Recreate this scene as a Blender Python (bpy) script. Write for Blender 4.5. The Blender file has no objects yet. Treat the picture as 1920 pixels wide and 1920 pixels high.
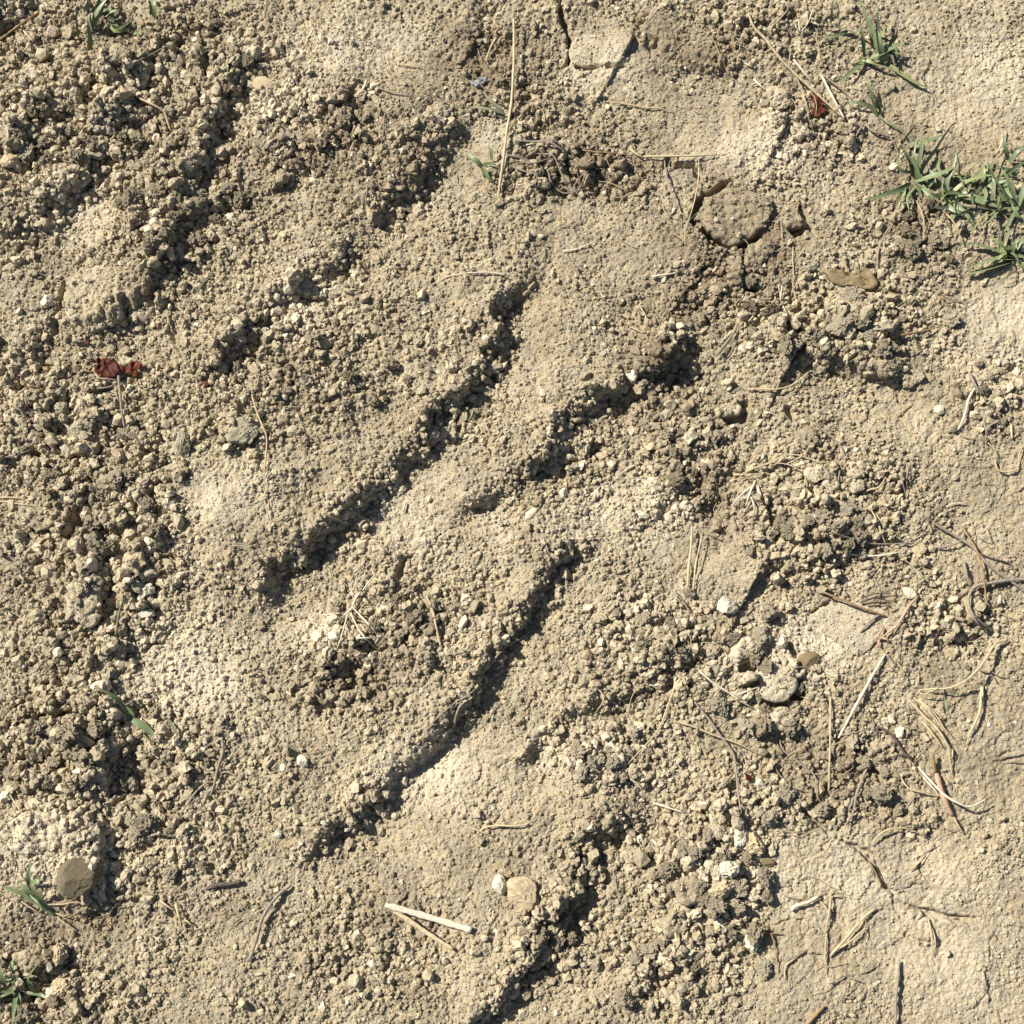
import bpy, bmesh, math, random
import numpy as np
from mathutils import Vector, Matrix, noise as mnoise

# ------------------------------------------------------------------ camera, light, exposure
scene = bpy.context.scene
COL = scene.collection
TILT, DIST, HALF = math.radians(8.0), 1.40, 0.50
KF = HALF / DIST
CAM = np.array((0.0, -DIST * math.sin(TILT), DIST * math.cos(TILT)))
FWD = np.array((0.0, math.sin(TILT), -math.cos(TILT)))
UPV = np.array((0.0, math.cos(TILT), math.sin(TILT)))
cd = bpy.data.cameras.new('camera')
cam = bpy.data.objects.new('camera', cd)
COL.objects.link(cam)
cam.location = CAM
cam.rotation_euler = (TILT, 0, 0)
cd.sensor_width = 36.0
cd.lens = 36.0 / (2 * KF)
cd.clip_start = 0.05
cd.clip_end = 200.0
scene.camera = cam

SUN_EL = math.radians(41.0)
SUN_TO = Vector((-0.86, 0.51, 0)).normalized() * math.cos(SUN_EL) + Vector((0, 0, math.sin(SUN_EL)))
w = bpy.data.worlds.new('World')
scene.world = w
w.use_nodes = True
nt = w.node_tree
bgn = nt.nodes['Background']
sky = nt.nodes.new('ShaderNodeTexSky')
sky.sky_type = 'NISHITA'
sky.sun_disc = False
sky.sun_elevation = SUN_EL
sky.sun_rotation = math.atan2(SUN_TO.x, SUN_TO.y)
nt.links.new(sky.outputs[0], bgn.inputs['Color'])
bgn.inputs['Strength'].default_value = 0.05
sl = bpy.data.lights.new('sun', 'SUN')
sl.energy = 5.0
sl.angle = math.radians(0.5)
sl.color = (1.0, 0.95, 0.86)
so = bpy.data.objects.new('sun', sl)
COL.objects.link(so)
so.rotation_euler = SUN_TO.to_track_quat('Z', 'Y').to_euler()
scene.view_settings.view_transform = 'Standard'
scene.view_settings.look = 'None'
scene.view_settings.gamma = 1.0
scene.view_settings.exposure = 0.74
scene.view_settings.use_curve_mapping = False

# ------------------------------------------------------------------ pixel <-> ground
PX = HALF / 960.0                       # one photo pixel on the ground, in metres
rng = np.random.default_rng(11)
random.seed(5)


def P2W(u, v, z=0.0):
    nx = (np.asarray(u, float) - 960) / 960 * KF
    ny = (960 - np.asarray(v, float)) / 960 * KF
    dx = nx
    dy = FWD[1] + ny * UPV[1]
    dz = FWD[2] + ny * UPV[2]
    s = (z - CAM[2]) / dz
    return CAM[0] + s * dx, CAM[1] + s * dy


def W2P(x, y, z=0.0):
    rx, ry, rz = x - CAM[0], y - CAM[1], z - CAM[2]
    d = ry * FWD[1] + rz * FWD[2]
    d = np.maximum(d, 0.3)
    uu = rx / d / KF
    vv = (ry * UPV[1] + rz * UPV[2]) / d / KF
    return 960 + uu * 960, 960 - vv * 960


# ------------------------------------------------------------------ noise on arrays
def _hash(ix, iy, seed):
    h = (ix.astype(np.int64) * 374761393 + iy.astype(np.int64) * 668265263 + seed * 974634541) & 0xFFFFFFFF
    h = ((h ^ (h >> 13)) * 1274126177) & 0xFFFFFFFF
    h = (h ^ (h >> 16)) & 0xFFFFFFFF
    return h


def vnoise(X, Y, cell, seed):
    x, y = X / cell, Y / cell
    ix, iy = np.floor(x), np.floor(y)
    fx, fy = (x - ix).astype(np.float32), (y - iy).astype(np.float32)
    ix, iy = ix.astype(np.int64), iy.astype(np.int64)

    def g(dx, dy):
        a = _hash(ix + dx, iy + dy, seed).astype(np.float32) * np.float32(2 * np.pi / 2 ** 32)
        return np.cos(a) * (fx - dx) + np.sin(a) * (fy - dy)
    sx = fx * fx * fx * (fx * (fx * 6 - 15) + 10)
    sy = fy * fy * fy * (fy * (fy * 6 - 15) + 10)
    a = g(0, 0); a += (g(1, 0) - a) * sx
    b = g(0, 1); b += (g(1, 1) - b) * sx
    return (a + (b - a) * sy) * 1.5


def fbm(X, Y, cell, seed, n=3):
    r, am = 0, 1.0
    for i in range(n):
        r = r + am * vnoise(X, Y, cell, seed + i * 17)
        cell *= 0.5
        am *= 0.5
    return r


def worley(X, Y, cell, seed):
    x, y = (X / cell).astype(np.float32), (Y / cell).astype(np.float32)
    ix, iy = np.floor(x).astype(np.int64), np.floor(y).astype(np.int64)
    f1 = np.full(x.shape, 9.0, np.float32)
    f2 = np.full(x.shape, 9.0, np.float32)
    idr = np.zeros(x.shape, np.float32)
    for dx in (-1, 0, 1):
        for dy in (-1, 0, 1):
            h = _hash(ix + dx, iy + dy, seed)
            px = (ix + dx) + (h & 0xFFFF) / 65536.0
            py = (iy + dy) + ((h >> 16) & 0xFFFF) / 65536.0
            d = np.sqrt((x - px) ** 2 + (y - py) ** 2).astype(np.float32)
            near = d < f1
            f2 = np.where(near, f1, np.minimum(f2, d))
            idr = np.where(near, ((h * 2654435761) & 0xFFFF) / np.float32(65536), idr)
            f1 = np.where(near, d, f1)
    return f1, f2, idr


def sstep(a, b, x):
    t = np.clip((x - a) / (b - a), 0, 1)
    return t * t * (3 - 2 * t)


# ------------------------------------------------------------------ the soil's relief, traced from the photograph
# scarps: (points, drop, reach on the high side, reach on the low side, half width of the face)
SCARPS = [
    ([(1060, 532), (1000, 538), (955, 552), (938, 590), (940, 640), (905, 697), (868, 745), (827, 767), (800, 822), (750, 878),
      (690, 925), (640, 973), (575, 1022), (515, 1065), (505, 1115), (470, 1170)], 52, 150, 90, 12),
    ([(1300, 610), (1262, 670), (1223, 712), (1173, 730), (1120, 752), (1060, 787), (1047, 827), (1052, 862), (992, 876), (945, 912), (880, 950), (820, 985)], 46, 120, 70, 13),
    ([(1150, 1026), (1085, 1032), (1040, 1042), (1030, 1075), (1015, 1105), (975, 1172), (940, 1213), (905, 1260), (880, 1312), (830, 1370), (793, 1407), (750, 1449),
      (700, 1502), (635, 1550), (583, 1605), (540, 1640)], 48, 130, 80, 12),
    ([(1310, 1195), (1257, 1245), (1200, 1285), (1160, 1306), (1110, 1325), (1065, 1342), (1020, 1390), (985, 1425), (960, 1460)], 32, 80, 60, 12),
    ([(1240, 1545), (1180, 1558), (1123, 1570), (1085, 1602), (1088, 1655), (1057, 1703), (1030, 1750), (993, 1800), (960, 1847), (925, 1885), (880, 1935), (820, 2000)], 48, 120, 80, 12),
    ([(880, 215), (858, 238), (826, 278), (788, 325), (755, 368), (715, 395), (670, 420)], 48, 130, 70, 20),
    ([(700, 440), (650, 480), (605, 520), (560, 545), (505, 588), (450, 640), (410, 690), (380, 740)], 32, 100, 60, 14),
    ([(700, 160), (640, 195), (570, 245), (520, 300), (480, 330)], 34, 70, 80, 42),
    ([(490, 110), (450, 160), (418, 190), (398, 250), (370, 330), (362, 395), (330, 440), (305, 490), (285, 548), (240, 592), (165, 622), (135, 618)], 40, 90, 50, 11),
    ([(330, 60), (290, 110), (250, 190), (236, 228), (200, 288), (140, 345), (95, 395), (40, 440), (-20, 480)], 36, 90, 60, 16),
    ([(210, 90), (235, 125), (180, 150), (135, 190), (80, 230), (20, 300)], 24, 60, 45, 15),
    ([(90, -10), (40, 30), (-20, 60)], 30, 60, 40, 12),
    ([(230, 1290), (215, 1380), (200, 1470), (192, 1540), (198, 1600), (190, 1660), (176, 1705), (150, 1750)], 38, 110, 60, 13),
    ([(690, 1185), (660, 1240), (620, 1295), (575, 1330)], 30, 50, 40, 14),
    ([(300, 1010), (290, 1090), (275, 1160), (230, 1195), (190, 1215)], 26, 90, 50, 12),
    ([(200, 1050), (190, 1110), (183, 1165), (150, 1190)], 26, 70, 26, 7),
    ([(8, 1395), (60, 1412), (112, 1405), (152, 1385)], 22, 50, 40, 6),
    ([(50, 1462), (95, 1470), (130, 1450)], 18, 40, 40, 6),
    ([(10, 1795), (40, 1826), (75, 1822), (112, 1798), (125, 1770)], 44, 60, 40, 6),
    ([(1440, 575), (1500, 640), (1560, 668), (1615, 700), (1680, 706), (1720, 690)], 34, 90, 50, 14),
    ([(1160, 40), (1190, 70), (1235, 97), (1290, 118), (1350, 128), (1400, 140)], 30, 60, 60, 12),
    ([(1445, 190), (1480, 222), (1525, 245), (1570, 262), (1610, 275)], 26, 50, 50, 14),
    ([(1290, 430), (1330, 480), (1390, 520), (1440, 560)], 26, 60, 70, 36),
    ([(1400, 985), (1440, 1035), (1490, 1060), (1550, 1066), (1600, 1050)], 40, 120, 60, 20),
    ([(1690, 1120), (1730, 1165), (1790, 1180), (1840, 1150)], 20, 50, 40, 14),
    ([(870, 20), (905, 55), (935, 72), (960, 80)], 22, 50, 30, 6),
    ([(900, 345), (950, 330), (1010, 318), (1065, 322), (1110, 345)], 30, 60, 50, 14),
    ([(1150, 1010), (1230, 960), (1290, 905)], 14, 60, 40, 14),
    ([(1270, 1735), (1255, 1790), (1200, 1830), (1180, 1880)], 22, 40, 40, 10),
    ([(1690, 1548), (1725, 1553), (1762, 1552)], 16, 30, 30, 5),
    ([(60, 770), (120, 760), (170, 790), (175, 830), (140, 850)], 22, 40, 40, 10),
    ([(20, 660), (40, 700), (10, 730)], 26, 40, 40, 10),
]
# mounds and pits: (u, v, ru, rv, angle, height)
BUMPS = [
    (230, 55, 34, 26, 0, -30), (985, 566, 60, 22, 0.1, -16), (1120, 805, 55, 34, -0.5, -16), (1085, 345, 55, 30, 0.3, -26), (1350, 958, 34, 28, 0, -34),
    (415, 250, 26, 26, 0, -18), (345, 412, 40, 26, 0, -16), (40, 1865, 50, 45, 0, -40), (655, 1245, 24, 40, 0, -14), (1510, 235, 50, 20, 0.3, -14),
    (1180, 1292, 40, 24, 0, -14), (1160, 1555, 70, 24, 0, -12), (420, 930, 130, 170, 0.4, 18), (350, 1290, 150, 110, 0.3, 14), (200, 560, 110, 60, -0.2, 16),
    (1000, 690, 70, 150, 0.7, 8), (830, 900, 60, 150, 0.7, 6), (1560, 600, 130, 60, 0.4, 20), (1540, 960, 140, 100, 0.3, 16), (1440, 1250, 110, 90, 0, 14),
    (1370, 400, 90, 70, 0, 10), (90, 1600, 100, 90, 0, 18), (1850, 1140, 90, 60, 0, -8), (1600, 1680, 190, 90, 0.5, -10), (1180, 160, 120, 60, 0, -6),
    (560, 690, 200, 110, -0.4, 12), (1230, 660, 60, 60, 0, 12), (960, 1000, 150, 60, 0.6, 10), (1150, 1170, 110, 70, 0.6, 14), (720, 1080, 60, 40, 0, 16),
    (1100, 1450, 90, 60, 0, 10), (1330, 1600, 80, 120, 0.2, 16), (260, 1440, 60, 160, 0.1, -10), (780, 1240, 120, 70, 0.5, 8), (1600, 60, 140, 60, 0, 12),
    (1870, 380, 120, 130, 0, 12), (1130, 230, 140, 60, 0.2, -6), (660, 250, 130, 60, -0.5, 10), (80, 940, 80, 60, 0, 14), (1740, 1480, 90, 60, 0, 6),
]
# cracks: (points, half width, depth)
CRACKS = [
    ([(1052, -5), (1050, 20), (1060, 48), (1068, 75), (1072, 98), (1066, 120), (1056, 128)], 4.5, 26),
    ([(1066, 122), (1100, 128), (1130, 124), (1172, 124)], 3, 12),
    ([(1318, 366), (1306, 385), (1298, 412), (1306, 425)], 7, 34),
    ([(1372, 345), (1345, 358), (1318, 368)], 4, 20),
    ([(1310, 424), (1332, 445), (1362, 463), (1392, 462), (1412, 450), (1430, 437)], 6, 34),
    ([(1396, 464), (1391, 490), (1386, 520)], 4, 24),
    ([(1500, 360), (1503, 385), (1512, 410), (1528, 440)], 3, 14),
    ([(1476, 425), (1490, 434), (1510, 426)], 5, 24),
    ([(1245, 318), (1254, 300), (1268, 312), (1300, 312), (1320, 345)], 4, 18),
    ([(148, 945), (146, 975), (140, 1000), (122, 1015)], 8, 26),
    ([(118, 1030), (122, 1065), (118, 1085)], 5, 20),
    ([(345, 680), (330, 640), (320, 600)], 3, 10),
    ([(120, 520), (122, 550), (110, 590), (100, 640)], 4, 16),
    ([(240, 560), (238, 585), (244, 612)], 4, 22),
    ([(288, 545), (292, 565), (285, 590)], 5, 22),
    ([(778, 1036), (760, 1050), (750, 1066), (748, 1092)], 5, 18),
    ([(1480, 1490), (1530, 1540), (1568, 1572), (1605, 1588), (1640, 1614), (1660, 1660), (1690, 1692), (1750, 1713), (1800, 1724), (1862, 1720)], 4, 14),
    ([(1600, 1390), (1640, 1440), (1660, 1500), (1640, 1540)], 2.5, 8),
    ([(1380, 1258), (1402, 1246), (1425, 1256)], 6, 26),
    ([(1390, 1288), (1412, 1288), (1428, 1272)], 5, 26),
    ([(1420, 1316), (1450, 1322), (1480, 1320)], 5, 24),
    ([(1500, 1278), (1498, 1305), (1485, 1322)], 5, 22),
    ([(1475, 1200), (1490, 1225), (1500, 1250)], 4, 16),
    ([(1400, 1200), (1420, 1230), (1440, 1225)], 4, 18),
    ([(1345, 775), (1365, 790), (1392, 782), (1400, 745)], 5, 22),
    ([(1470, 760), (1490, 790), (1520, 785)], 4, 16),
    ([(1480, 1812), (1500, 1795), (1525, 1790), (1545, 1800)], 2.5, 8),
    ([(1690, 1750), (1740, 1772), (1780, 1768)], 2, 6),
    ([(1520, 1150), (1545, 1135), (1558, 1128)], 2.5, 10),
    ([(30, 1350), (90, 1345), (150, 1330)], 3, 10),
    ([(20, 830), (60, 850), (130, 860), (190, 850)], 3, 10),
]
# how crumbly the surface is: (u, v, ru, rv, amount); negative is smooth crust
GRAIN = [
    (330, 390, 140, 120, .8), (100, 230, 170, 150, .75), (400, 110, 140, 90, .65), (210, 1000, 150, 240, .9), (110, 1400, 130, 180, .7), (290, 1480, 140, 200, .75),
    (1600, 610, 150, 80, .9), (1540, 960, 170, 120, .95), (1440, 1260, 130, 120, .7), (1350, 1640, 120, 160, .95), (1130, 1425, 100, 60, .85), (1040, 1740, 70, 70, .9),
    (1210, 1190, 110, 100, .8), (1100, 850, 80, 70, .6), (760, 1150, 130, 90, .6), (560, 640, 220, 140, .45), (60, 1860, 130, 100, .8), (1860, 740, 80, 80, .55),
    (1750, 1180, 100, 60, .75), (1600, 1480, 130, 90, .6), (1290, 850, 80, 100, .75), (1230, 680, 80, 60, .8), (1110, 320, 120, 80, .6), (1380, 560, 90, 70, .6),
    (1540, 260, 110, 50, .7), (620, 270, 150, 80, .5), (90, 790, 150, 120, .7), (650, 1270, 130, 80, .5), (1180, 1600, 120, 60, .6), (1000, 180, 90, 80, .5),
    (1700, 440, 80, 70, .5), (680, 1790, 120, 80, .45), (1250, 1800, 120, 90, .7), (1440, 60, 120, 70, .5), (460, 810, 90, 80, .5), (900, 830, 80, 60, .2),
    (1180, 120, 120, 70, -.9), (1350, 260, 170, 60, -.5), (1570, 1180, 120, 70, -.9), (1540, 1670, 190, 110, -.85), (820, 940, 110, 60, -.4), (400, 930, 70, 70, -.5),
    (340, 1270, 110, 80, -.4), (825, 1450, 100, 60, -.5), (1790, 1790, 170, 170, -.5), (1080, 400, 70, 50, -.6), (1790, 190, 120, 120, -.7), (1880, 610, 70, 90, -.5),
    (700, 100, 160, 90, -.2), (960, 1430, 110, 70, -.3), (1700, 760, 120, 70, -.5), (1280, 1020, 110, 50, -.4), (150, 400, 70, 50, -.4), (880, 300, 60, 60, -.6),
    (1330, 1090, 120, 50, -.4), (1180, 480, 110, 40, -.4), (1840, 1420, 110, 110, -.5), (1860, 950, 100, 110, -.4), (480, 560, 70, 50, -.2), (800, 1600, 120, 90, -.2),
    (1480, 1840, 110, 80, -.4), (1010, 650, 50, 90, -.4), (1110, 1340, 60, 40, -.2),
]
PALE = [
    (350, 1260, 130, 100, .8), (825, 1455, 110, 70, .8), (140, 390, 80, 60, .7), (1440, 275, 140, 55, .7), (1860, 140, 110, 90, .6), (1890, 620, 80, 90, .6), (1550, 1200, 90, 60, .5),
    (640, 100, 150, 80, .5), (410, 930, 110, 70, .5), (240, 1640, 240, 60, .25), (1640, 1650, 200, 90, .45), (560, 580, 110, 70, .5), (1130, 110, 80, 60, .6), (500, 200, 90, 50, .5),
    (100, 1560, 120, 80, .6), (1180, 960, 160, 60, .5), (740, 960, 90, 60, .4), (1800, 1830, 150, 120, .4), (1120, 1420, 110, 60, .5), (1380, 1640, 90, 90, .55), (930, 260, 60, 60, .4),
    (610, 1180, 50, 40, .7), (1440, 1230, 110, 80, .5), (840, 1020, 160, 60, .3), (1200, 1150, 110, 70, .3),
]
BROWNER = [  # patches where the soil colour is mixed towards dark brown
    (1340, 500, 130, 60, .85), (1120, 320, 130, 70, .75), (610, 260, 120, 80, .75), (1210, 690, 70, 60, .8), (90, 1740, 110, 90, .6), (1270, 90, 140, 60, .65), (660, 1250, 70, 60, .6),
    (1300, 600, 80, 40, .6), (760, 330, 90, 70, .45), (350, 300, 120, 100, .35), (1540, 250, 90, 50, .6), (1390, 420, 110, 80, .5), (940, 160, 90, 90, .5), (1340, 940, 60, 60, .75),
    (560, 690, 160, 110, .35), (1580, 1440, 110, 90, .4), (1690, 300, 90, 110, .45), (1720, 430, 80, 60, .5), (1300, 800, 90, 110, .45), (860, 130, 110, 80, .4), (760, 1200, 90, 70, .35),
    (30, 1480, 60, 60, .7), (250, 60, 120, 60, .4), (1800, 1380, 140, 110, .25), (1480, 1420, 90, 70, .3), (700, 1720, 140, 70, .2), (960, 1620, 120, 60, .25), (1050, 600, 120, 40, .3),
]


def ell(u, v, lst, base=0.0):
    r = np.full(u.shape, base, np.float32)
    for (a, b, ru, rv, k) in lst:
        d = ((u - a) / ru) ** 2 + ((v - b) / rv) ** 2
        m = d < 4
        r[m] += (k * np.exp(-d[m] * 1.1)).astype(np.float32)
    return r


FX0, FX1, FY0, FY1, STEP = -0.585, 0.585, -0.545, 0.605, 0.00118
nfx = int(round((FX1 - FX0) / STEP)) + 1
nfy = int(round((FY1 - FY0) / STEP)) + 1


def axis(a, n):
    core = a + np.arange(n) * STEP
    out, s, p = [], STEP, 0.0
    while p < 40.0:
        s *= 1.22
        p += s
        out.append(p)
    out = np.array(out)
    return np.concatenate((core[0] - out[::-1], core, core[-1] + out)), len(out)


ax, ox = axis(FX0, nfx)
ay, oy = axis(FY0, nfy)
GX, GY = np.meshgrid(ax, ay)
ccx, ccy = np.clip(GX, -0.75, 0.75), np.clip(GY, -0.75, 0.80)
U, V = W2P(ccx, ccy)
U = U.astype(np.float32)
V = V.astype(np.float32)
NX, NY = (GX / PX).astype(np.float64), (-GY / PX).astype(np.float64)
INNER = np.ones(U.shape, bool)
RAG = 12 * fbm(NX, NY, 52, 3, 4) + 3.0 * vnoise(NX, NY, 9, 8)
VARY = 0.86 + 0.42 * fbm(NX, NY, 95, 13, 2)


def near_poly(pts, pad):
    p = np.array(pts, float)
    wx, wy = P2W(p[:, 0], p[:, 1])
    k = pad * PX * 1.15
    i0, i1 = np.searchsorted(ax, (wx.min() - k, wx.max() + k))
    j0, j1 = np.searchsorted(ay, (wy.min() - k, wy.max() + k))
    return (slice(j0, j1), slice(i0, i1))


def poly_dist(pts, u, v):
    best = np.full(u.shape, 1e9, np.float32)
    sgn = np.ones(u.shape, np.float32)
    tt = np.zeros(u.shape, np.float32)
    p = np.array(pts, float)
    L = np.hypot(*np.diff(p, axis=0).T)
    tot, acc = L.sum(), 0.0
    for i in range(len(p) - 1):
        a, b = p[i], p[i + 1]
        d = b - a
        s = np.clip(((u - a[0]) * d[0] + (v - a[1]) * d[1]) / (L[i] ** 2), 0, 1)
        qx, qy = u - (a[0] + s * d[0]), v - (a[1] + s * d[1])
        dist = np.hypot(qx, qy)
        n = np.array((d[1], -d[0])) / L[i]
        if n @ np.array((-0.75, -0.66)) < 0:
            n = -n
        sg = np.where(qx * n[0] + qy * n[1] >= 0, 1.0, -1.0)
        m = dist < best
        best = np.where(m, dist, best)
        sgn = np.where(m, sg, sgn)
        tt = np.where(m, (acc + s * L[i]) / tot, tt)
        acc += L[i]
    return best, sgn, tt


H = np.zeros(U.shape, np.float32)
EDGE = np.zeros(U.shape, np.float32)
for pts, A, l1, l2, wd in SCARPS:
    sl_ = near_poly(pts, 3.6 * max(l1, l2))
    u, v = U[sl_], V[sl_]
    d, sg, t = poly_dist(pts, u, v)
    endf = sstep(0, 0.14, t) * sstep(0, 0.14, 1 - t)
    wd, l1, l2 = wd * 1.75, l1 * 1.15, l2 * 1.35
    s = d * sg + RAG[sl_] * min(1.0, wd / 14)
    A = A * 1.10 * (1.22 if pts[0][0] < 760 and pts[0][1] < 460 else 1.0)
    up = np.exp(-(np.maximum(s, 0) / l1) ** 1.3) * 0.58
    lo = -np.exp(-(np.maximum(-s, 0) / l2) ** 1.3) * 0.42
    k = sstep(-wd, wd, s)
    H[sl_] += A * endf * VARY[sl_] * (k * up + (1 - k) * lo)
    EDGE[sl_] = np.maximum(EDGE[sl_], endf * np.exp(-((s + 10) / 34.0) ** 2) * min(1, A / 40))
for (a, b, ru, rv, ang, hh) in BUMPS:
    sl_ = near_poly([(a, b)], 2.6 * max(ru, rv))
    u, v = U[sl_] - a + RAG[sl_], V[sl_] - b + RAG[sl_]
    c, s = math.cos(ang), math.sin(ang)
    q = ((u * c + v * s) / ru) ** 2 + ((-u * s + v * c) / rv) ** 2
    H[sl_] += hh * np.exp(-q)
G = ell(U, V, GRAIN, 0.36) + 0.50 * EDGE + 0.24 * fbm(NX, NY, 120, 31, 3)
G = np.clip(G, 0.02, 1.25)
PA = np.clip(ell(U, V, PALE) + 0.22 * fbm(NX, NY, 90, 41, 3), 0, 1)
BR = np.clip(ell(U, V, BROWNER) + 0.30 * fbm(NX, NY, 110, 47, 3) + 0.05, 0, 1)
# general unevenness, then crumb relief in several sizes
H += 8.0 * fbm(NX, NY, 190, 61, 2) + (2.0 + 7.0 * G * G) * fbm(NX, NY, 64, 67, 3)
far = sstep(0.9, 3.0, np.hypot(GX, GY)).astype(np.float32)
H += far * (160 * vnoise(GX, GY, 3.1, 5) + 40 * vnoise(GX, GY, 0.9, 6))
for cell, amp, sd, lo in ((52, 0.26, 69, .45), (32, 0.42, 71, .36), (19, 0.52, 73, .20), (11.5, 0.55, 79, 0.01), (7.5, 0.50, 83, 0.0), (5.0, 0.42, 87, -1)):
    jx = NX + 0.35 * cell * vnoise(NX, NY, cell * 1.3, sd + 1)
    jy = NY + 0.35 * cell * vnoise(NX, NY, cell * 1.3, sd + 2)
    f1, f2, idr = worley(jx, jy, cell, sd)
    dome = np.sqrt(np.maximum(0, 1 - (f1 / 0.72) ** 2)) * np.clip((f2 - f1) * 3.2, 0, 1) ** 0.6
    wgt = np.clip((G - lo) / (1.0 - lo), 0, 1.1) if lo > 0 else ((0.30 + 0.75 * G) if lo == 0 else (0.75 - 0.3 * G))
    H += (amp * cell) * wgt * (dome * (0.25 + 0.95 * idr) - 0.35)
# fine dry-crust cracking where it is smooth
jx = NX + 14 * fbm(NX, NY, 40, 91, 2)
jy = NY + 14 * fbm(NX, NY, 40, 97, 2)
f1, f2, idr = worley(jx, jy, 58, 99)
H += np.clip(1 - (f2 - f1) / 0.05, 0, 1) * -6.0 * np.clip(0.9 - G, 0, 1) * (vnoise(NX, NY, 150, 101) > 0.02)
H += np.clip(0.8 - G, 0, 1) * (idr - 0.5) * 6
H += 2.0 * vnoise(NX, NY, 5.5, 105) + 2.0 * vnoise(NX, NY, 14, 107)
NOCR = np.zeros(U.shape, bool)
for pts, cw, cdp in CRACKS:
    sl_ = near_poly(pts, 40)
    d, sg, t = poly_dist(pts, U[sl_], V[sl_])
    endf = sstep(0, 0.2, t) * sstep(0, 0.2, 1 - t)
    wob = cw * (0.55 + 0.6 * endf)
    dd = np.abs(d + 0.6 * RAG[sl_])
    H[sl_] -= cdp * np.clip(endf + 0.25, 0, 1) * sstep(wob * 1.5, wob * 0.4, dd)
    NOCR[sl_] |= dd < wob * 1.5
Z = (H * PX).astype(np.float32)


def tz(x, y, arr=Z):
    fx = np.clip((np.asarray(x) - FX0) / STEP, -ox + 1, nfx + ox - 3) + ox
    fy = np.clip((np.asarray(y) - FY0) / STEP, -oy + 1, nfy + oy - 3) + oy
    i, j = np.floor(fx).astype(int), np.floor(fy).astype(int)
    a, b = fx - i, fy - j
    return (arr[j, i] * (1 - a) + arr[j, i + 1] * a) * (1 - b) + (arr[j + 1, i] * (1 - a) + arr[j + 1, i + 1] * a) * b


def put(u, v, h=0.0):
    """world point seen at photo pixel (u, v) lying h pixels above the soil"""
    z = 0.0
    for _ in range(4):
        x, y = P2W(u, v, z)
        z = tz(x, y) + np.asarray(h) * PX
    return x, y, z


# ------------------------------------------------------------------ materials
def new_mat(name):
    m = bpy.data.materials.new(name)
    m.use_nodes = True
    n = m.node_tree.nodes
    return m, n, m.node_tree.links, n['Principled BSDF']


def soil_mat(name, mode, tint=(1, 1, 1)):
    m, n, L, bs = new_mat(name)
    bs.inputs['Roughness'].default_value = 0.95
    bs.inputs['Specular IOR Level'].default_value = 0.15
    tc = n.new('ShaderNodeTexCoord')
    co = tc.outputs['Object']

    def nz(scale, det=3, rough=0.6):
        t = n.new('ShaderNodeTexNoise')
        t.inputs['Scale'].default_value = scale
        t.inputs['Detail'].default_value = det
        t.inputs['Roughness'].default_value = rough
        L.new(co, t.inputs['Vector'])
        return t.outputs['Fac']

    def ramp(fac, a, b):
        r = n.new('ShaderNodeMapRange')
        r.inputs['From Min'].default_value = a
        r.inputs['From Max'].default_value = b
        L.new(fac, r.inputs['Value'])
        return r.outputs[0]

    def mix(fac, a, b, bt='MIX'):
        x = n.new('ShaderNodeMix')
        x.data_type = 'RGBA'
        x.blend_type = bt
        if isinstance(fac, (int, float)):
            x.inputs[0].default_value = fac
        else:
            L.new(fac, x.inputs[0])
        for k, c in ((6, a), (7, b)):
            if isinstance(c, tuple):
                x.inputs[k].default_value = (*c, 1)
            else:
                L.new(c, x.inputs[k])
        return x.outputs[2]

    def attr(nm):
        a = n.new('ShaderNodeAttribute')
        a.attribute_type = 'INSTANCER' if mode == 'inst' else ('OBJECT' if mode == 'obj' else 'GEOMETRY')
        a.attribute_name = nm
        return a.outputs['Fac']
    tan, gry, och = (0.420, 0.354, 0.236), (0.312, 0.266, 0.192), (0.430, 0.342, 0.200)
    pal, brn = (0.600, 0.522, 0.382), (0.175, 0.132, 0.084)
    big, mid, fine = (18, 90, 900) if mode != 'inst' else (1.3, 2.0, 5.0)
    c = mix(ramp(nz(big), 0.36, 0.66), tan, gry)
    c = mix(ramp(nz(mid, 4), 0.48, 0.72), c, och)
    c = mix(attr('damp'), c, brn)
    c = mix(attr('pale'), c, pal)
    v = n.new('ShaderNodeMapRange')
    L.new(nz(fine, 2, 0.7), v.inputs['Value'])
    v.inputs['From Min'].default_value = 0.3
    v.inputs['From Max'].default_value = 0.7
    v.inputs['To Min'].default_value = 0.62
    v.inputs['To Max'].default_value = 1.32
    vv = n.new('ShaderNodeCombineColor')
    for k in range(3):
        L.new(v.outputs[0], vv.inputs[k])
    c = mix(1.0, c, vv.outputs[0], 'MULTIPLY')
    if mode != 'ground':
        t = attr('tone')
        tt = n.new('ShaderNodeCombineColor')
        for k in range(3):
            L.new(t, tt.inputs[k])
        c = mix(1.0, c, tt.outputs[0], 'MULTIPLY')
    if tint != (1, 1, 1):
        c = mix(1.0, c, tint, 'MULTIPLY')
    L.new(c, bs.inputs['Base Color'])
    b = n.new('ShaderNodeBump')
    b.inputs['Strength'].default_value = 1.0
    b.inputs['Distance'].default_value = 0.0016 if mode != 'inst' else 0.0004
    L.new(nz(520 if mode != 'inst' else 4.0, 4, 0.65), b.inputs['Height'])
    L.new(b.outputs[0], bs.inputs['Normal'])
    return m


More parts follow.
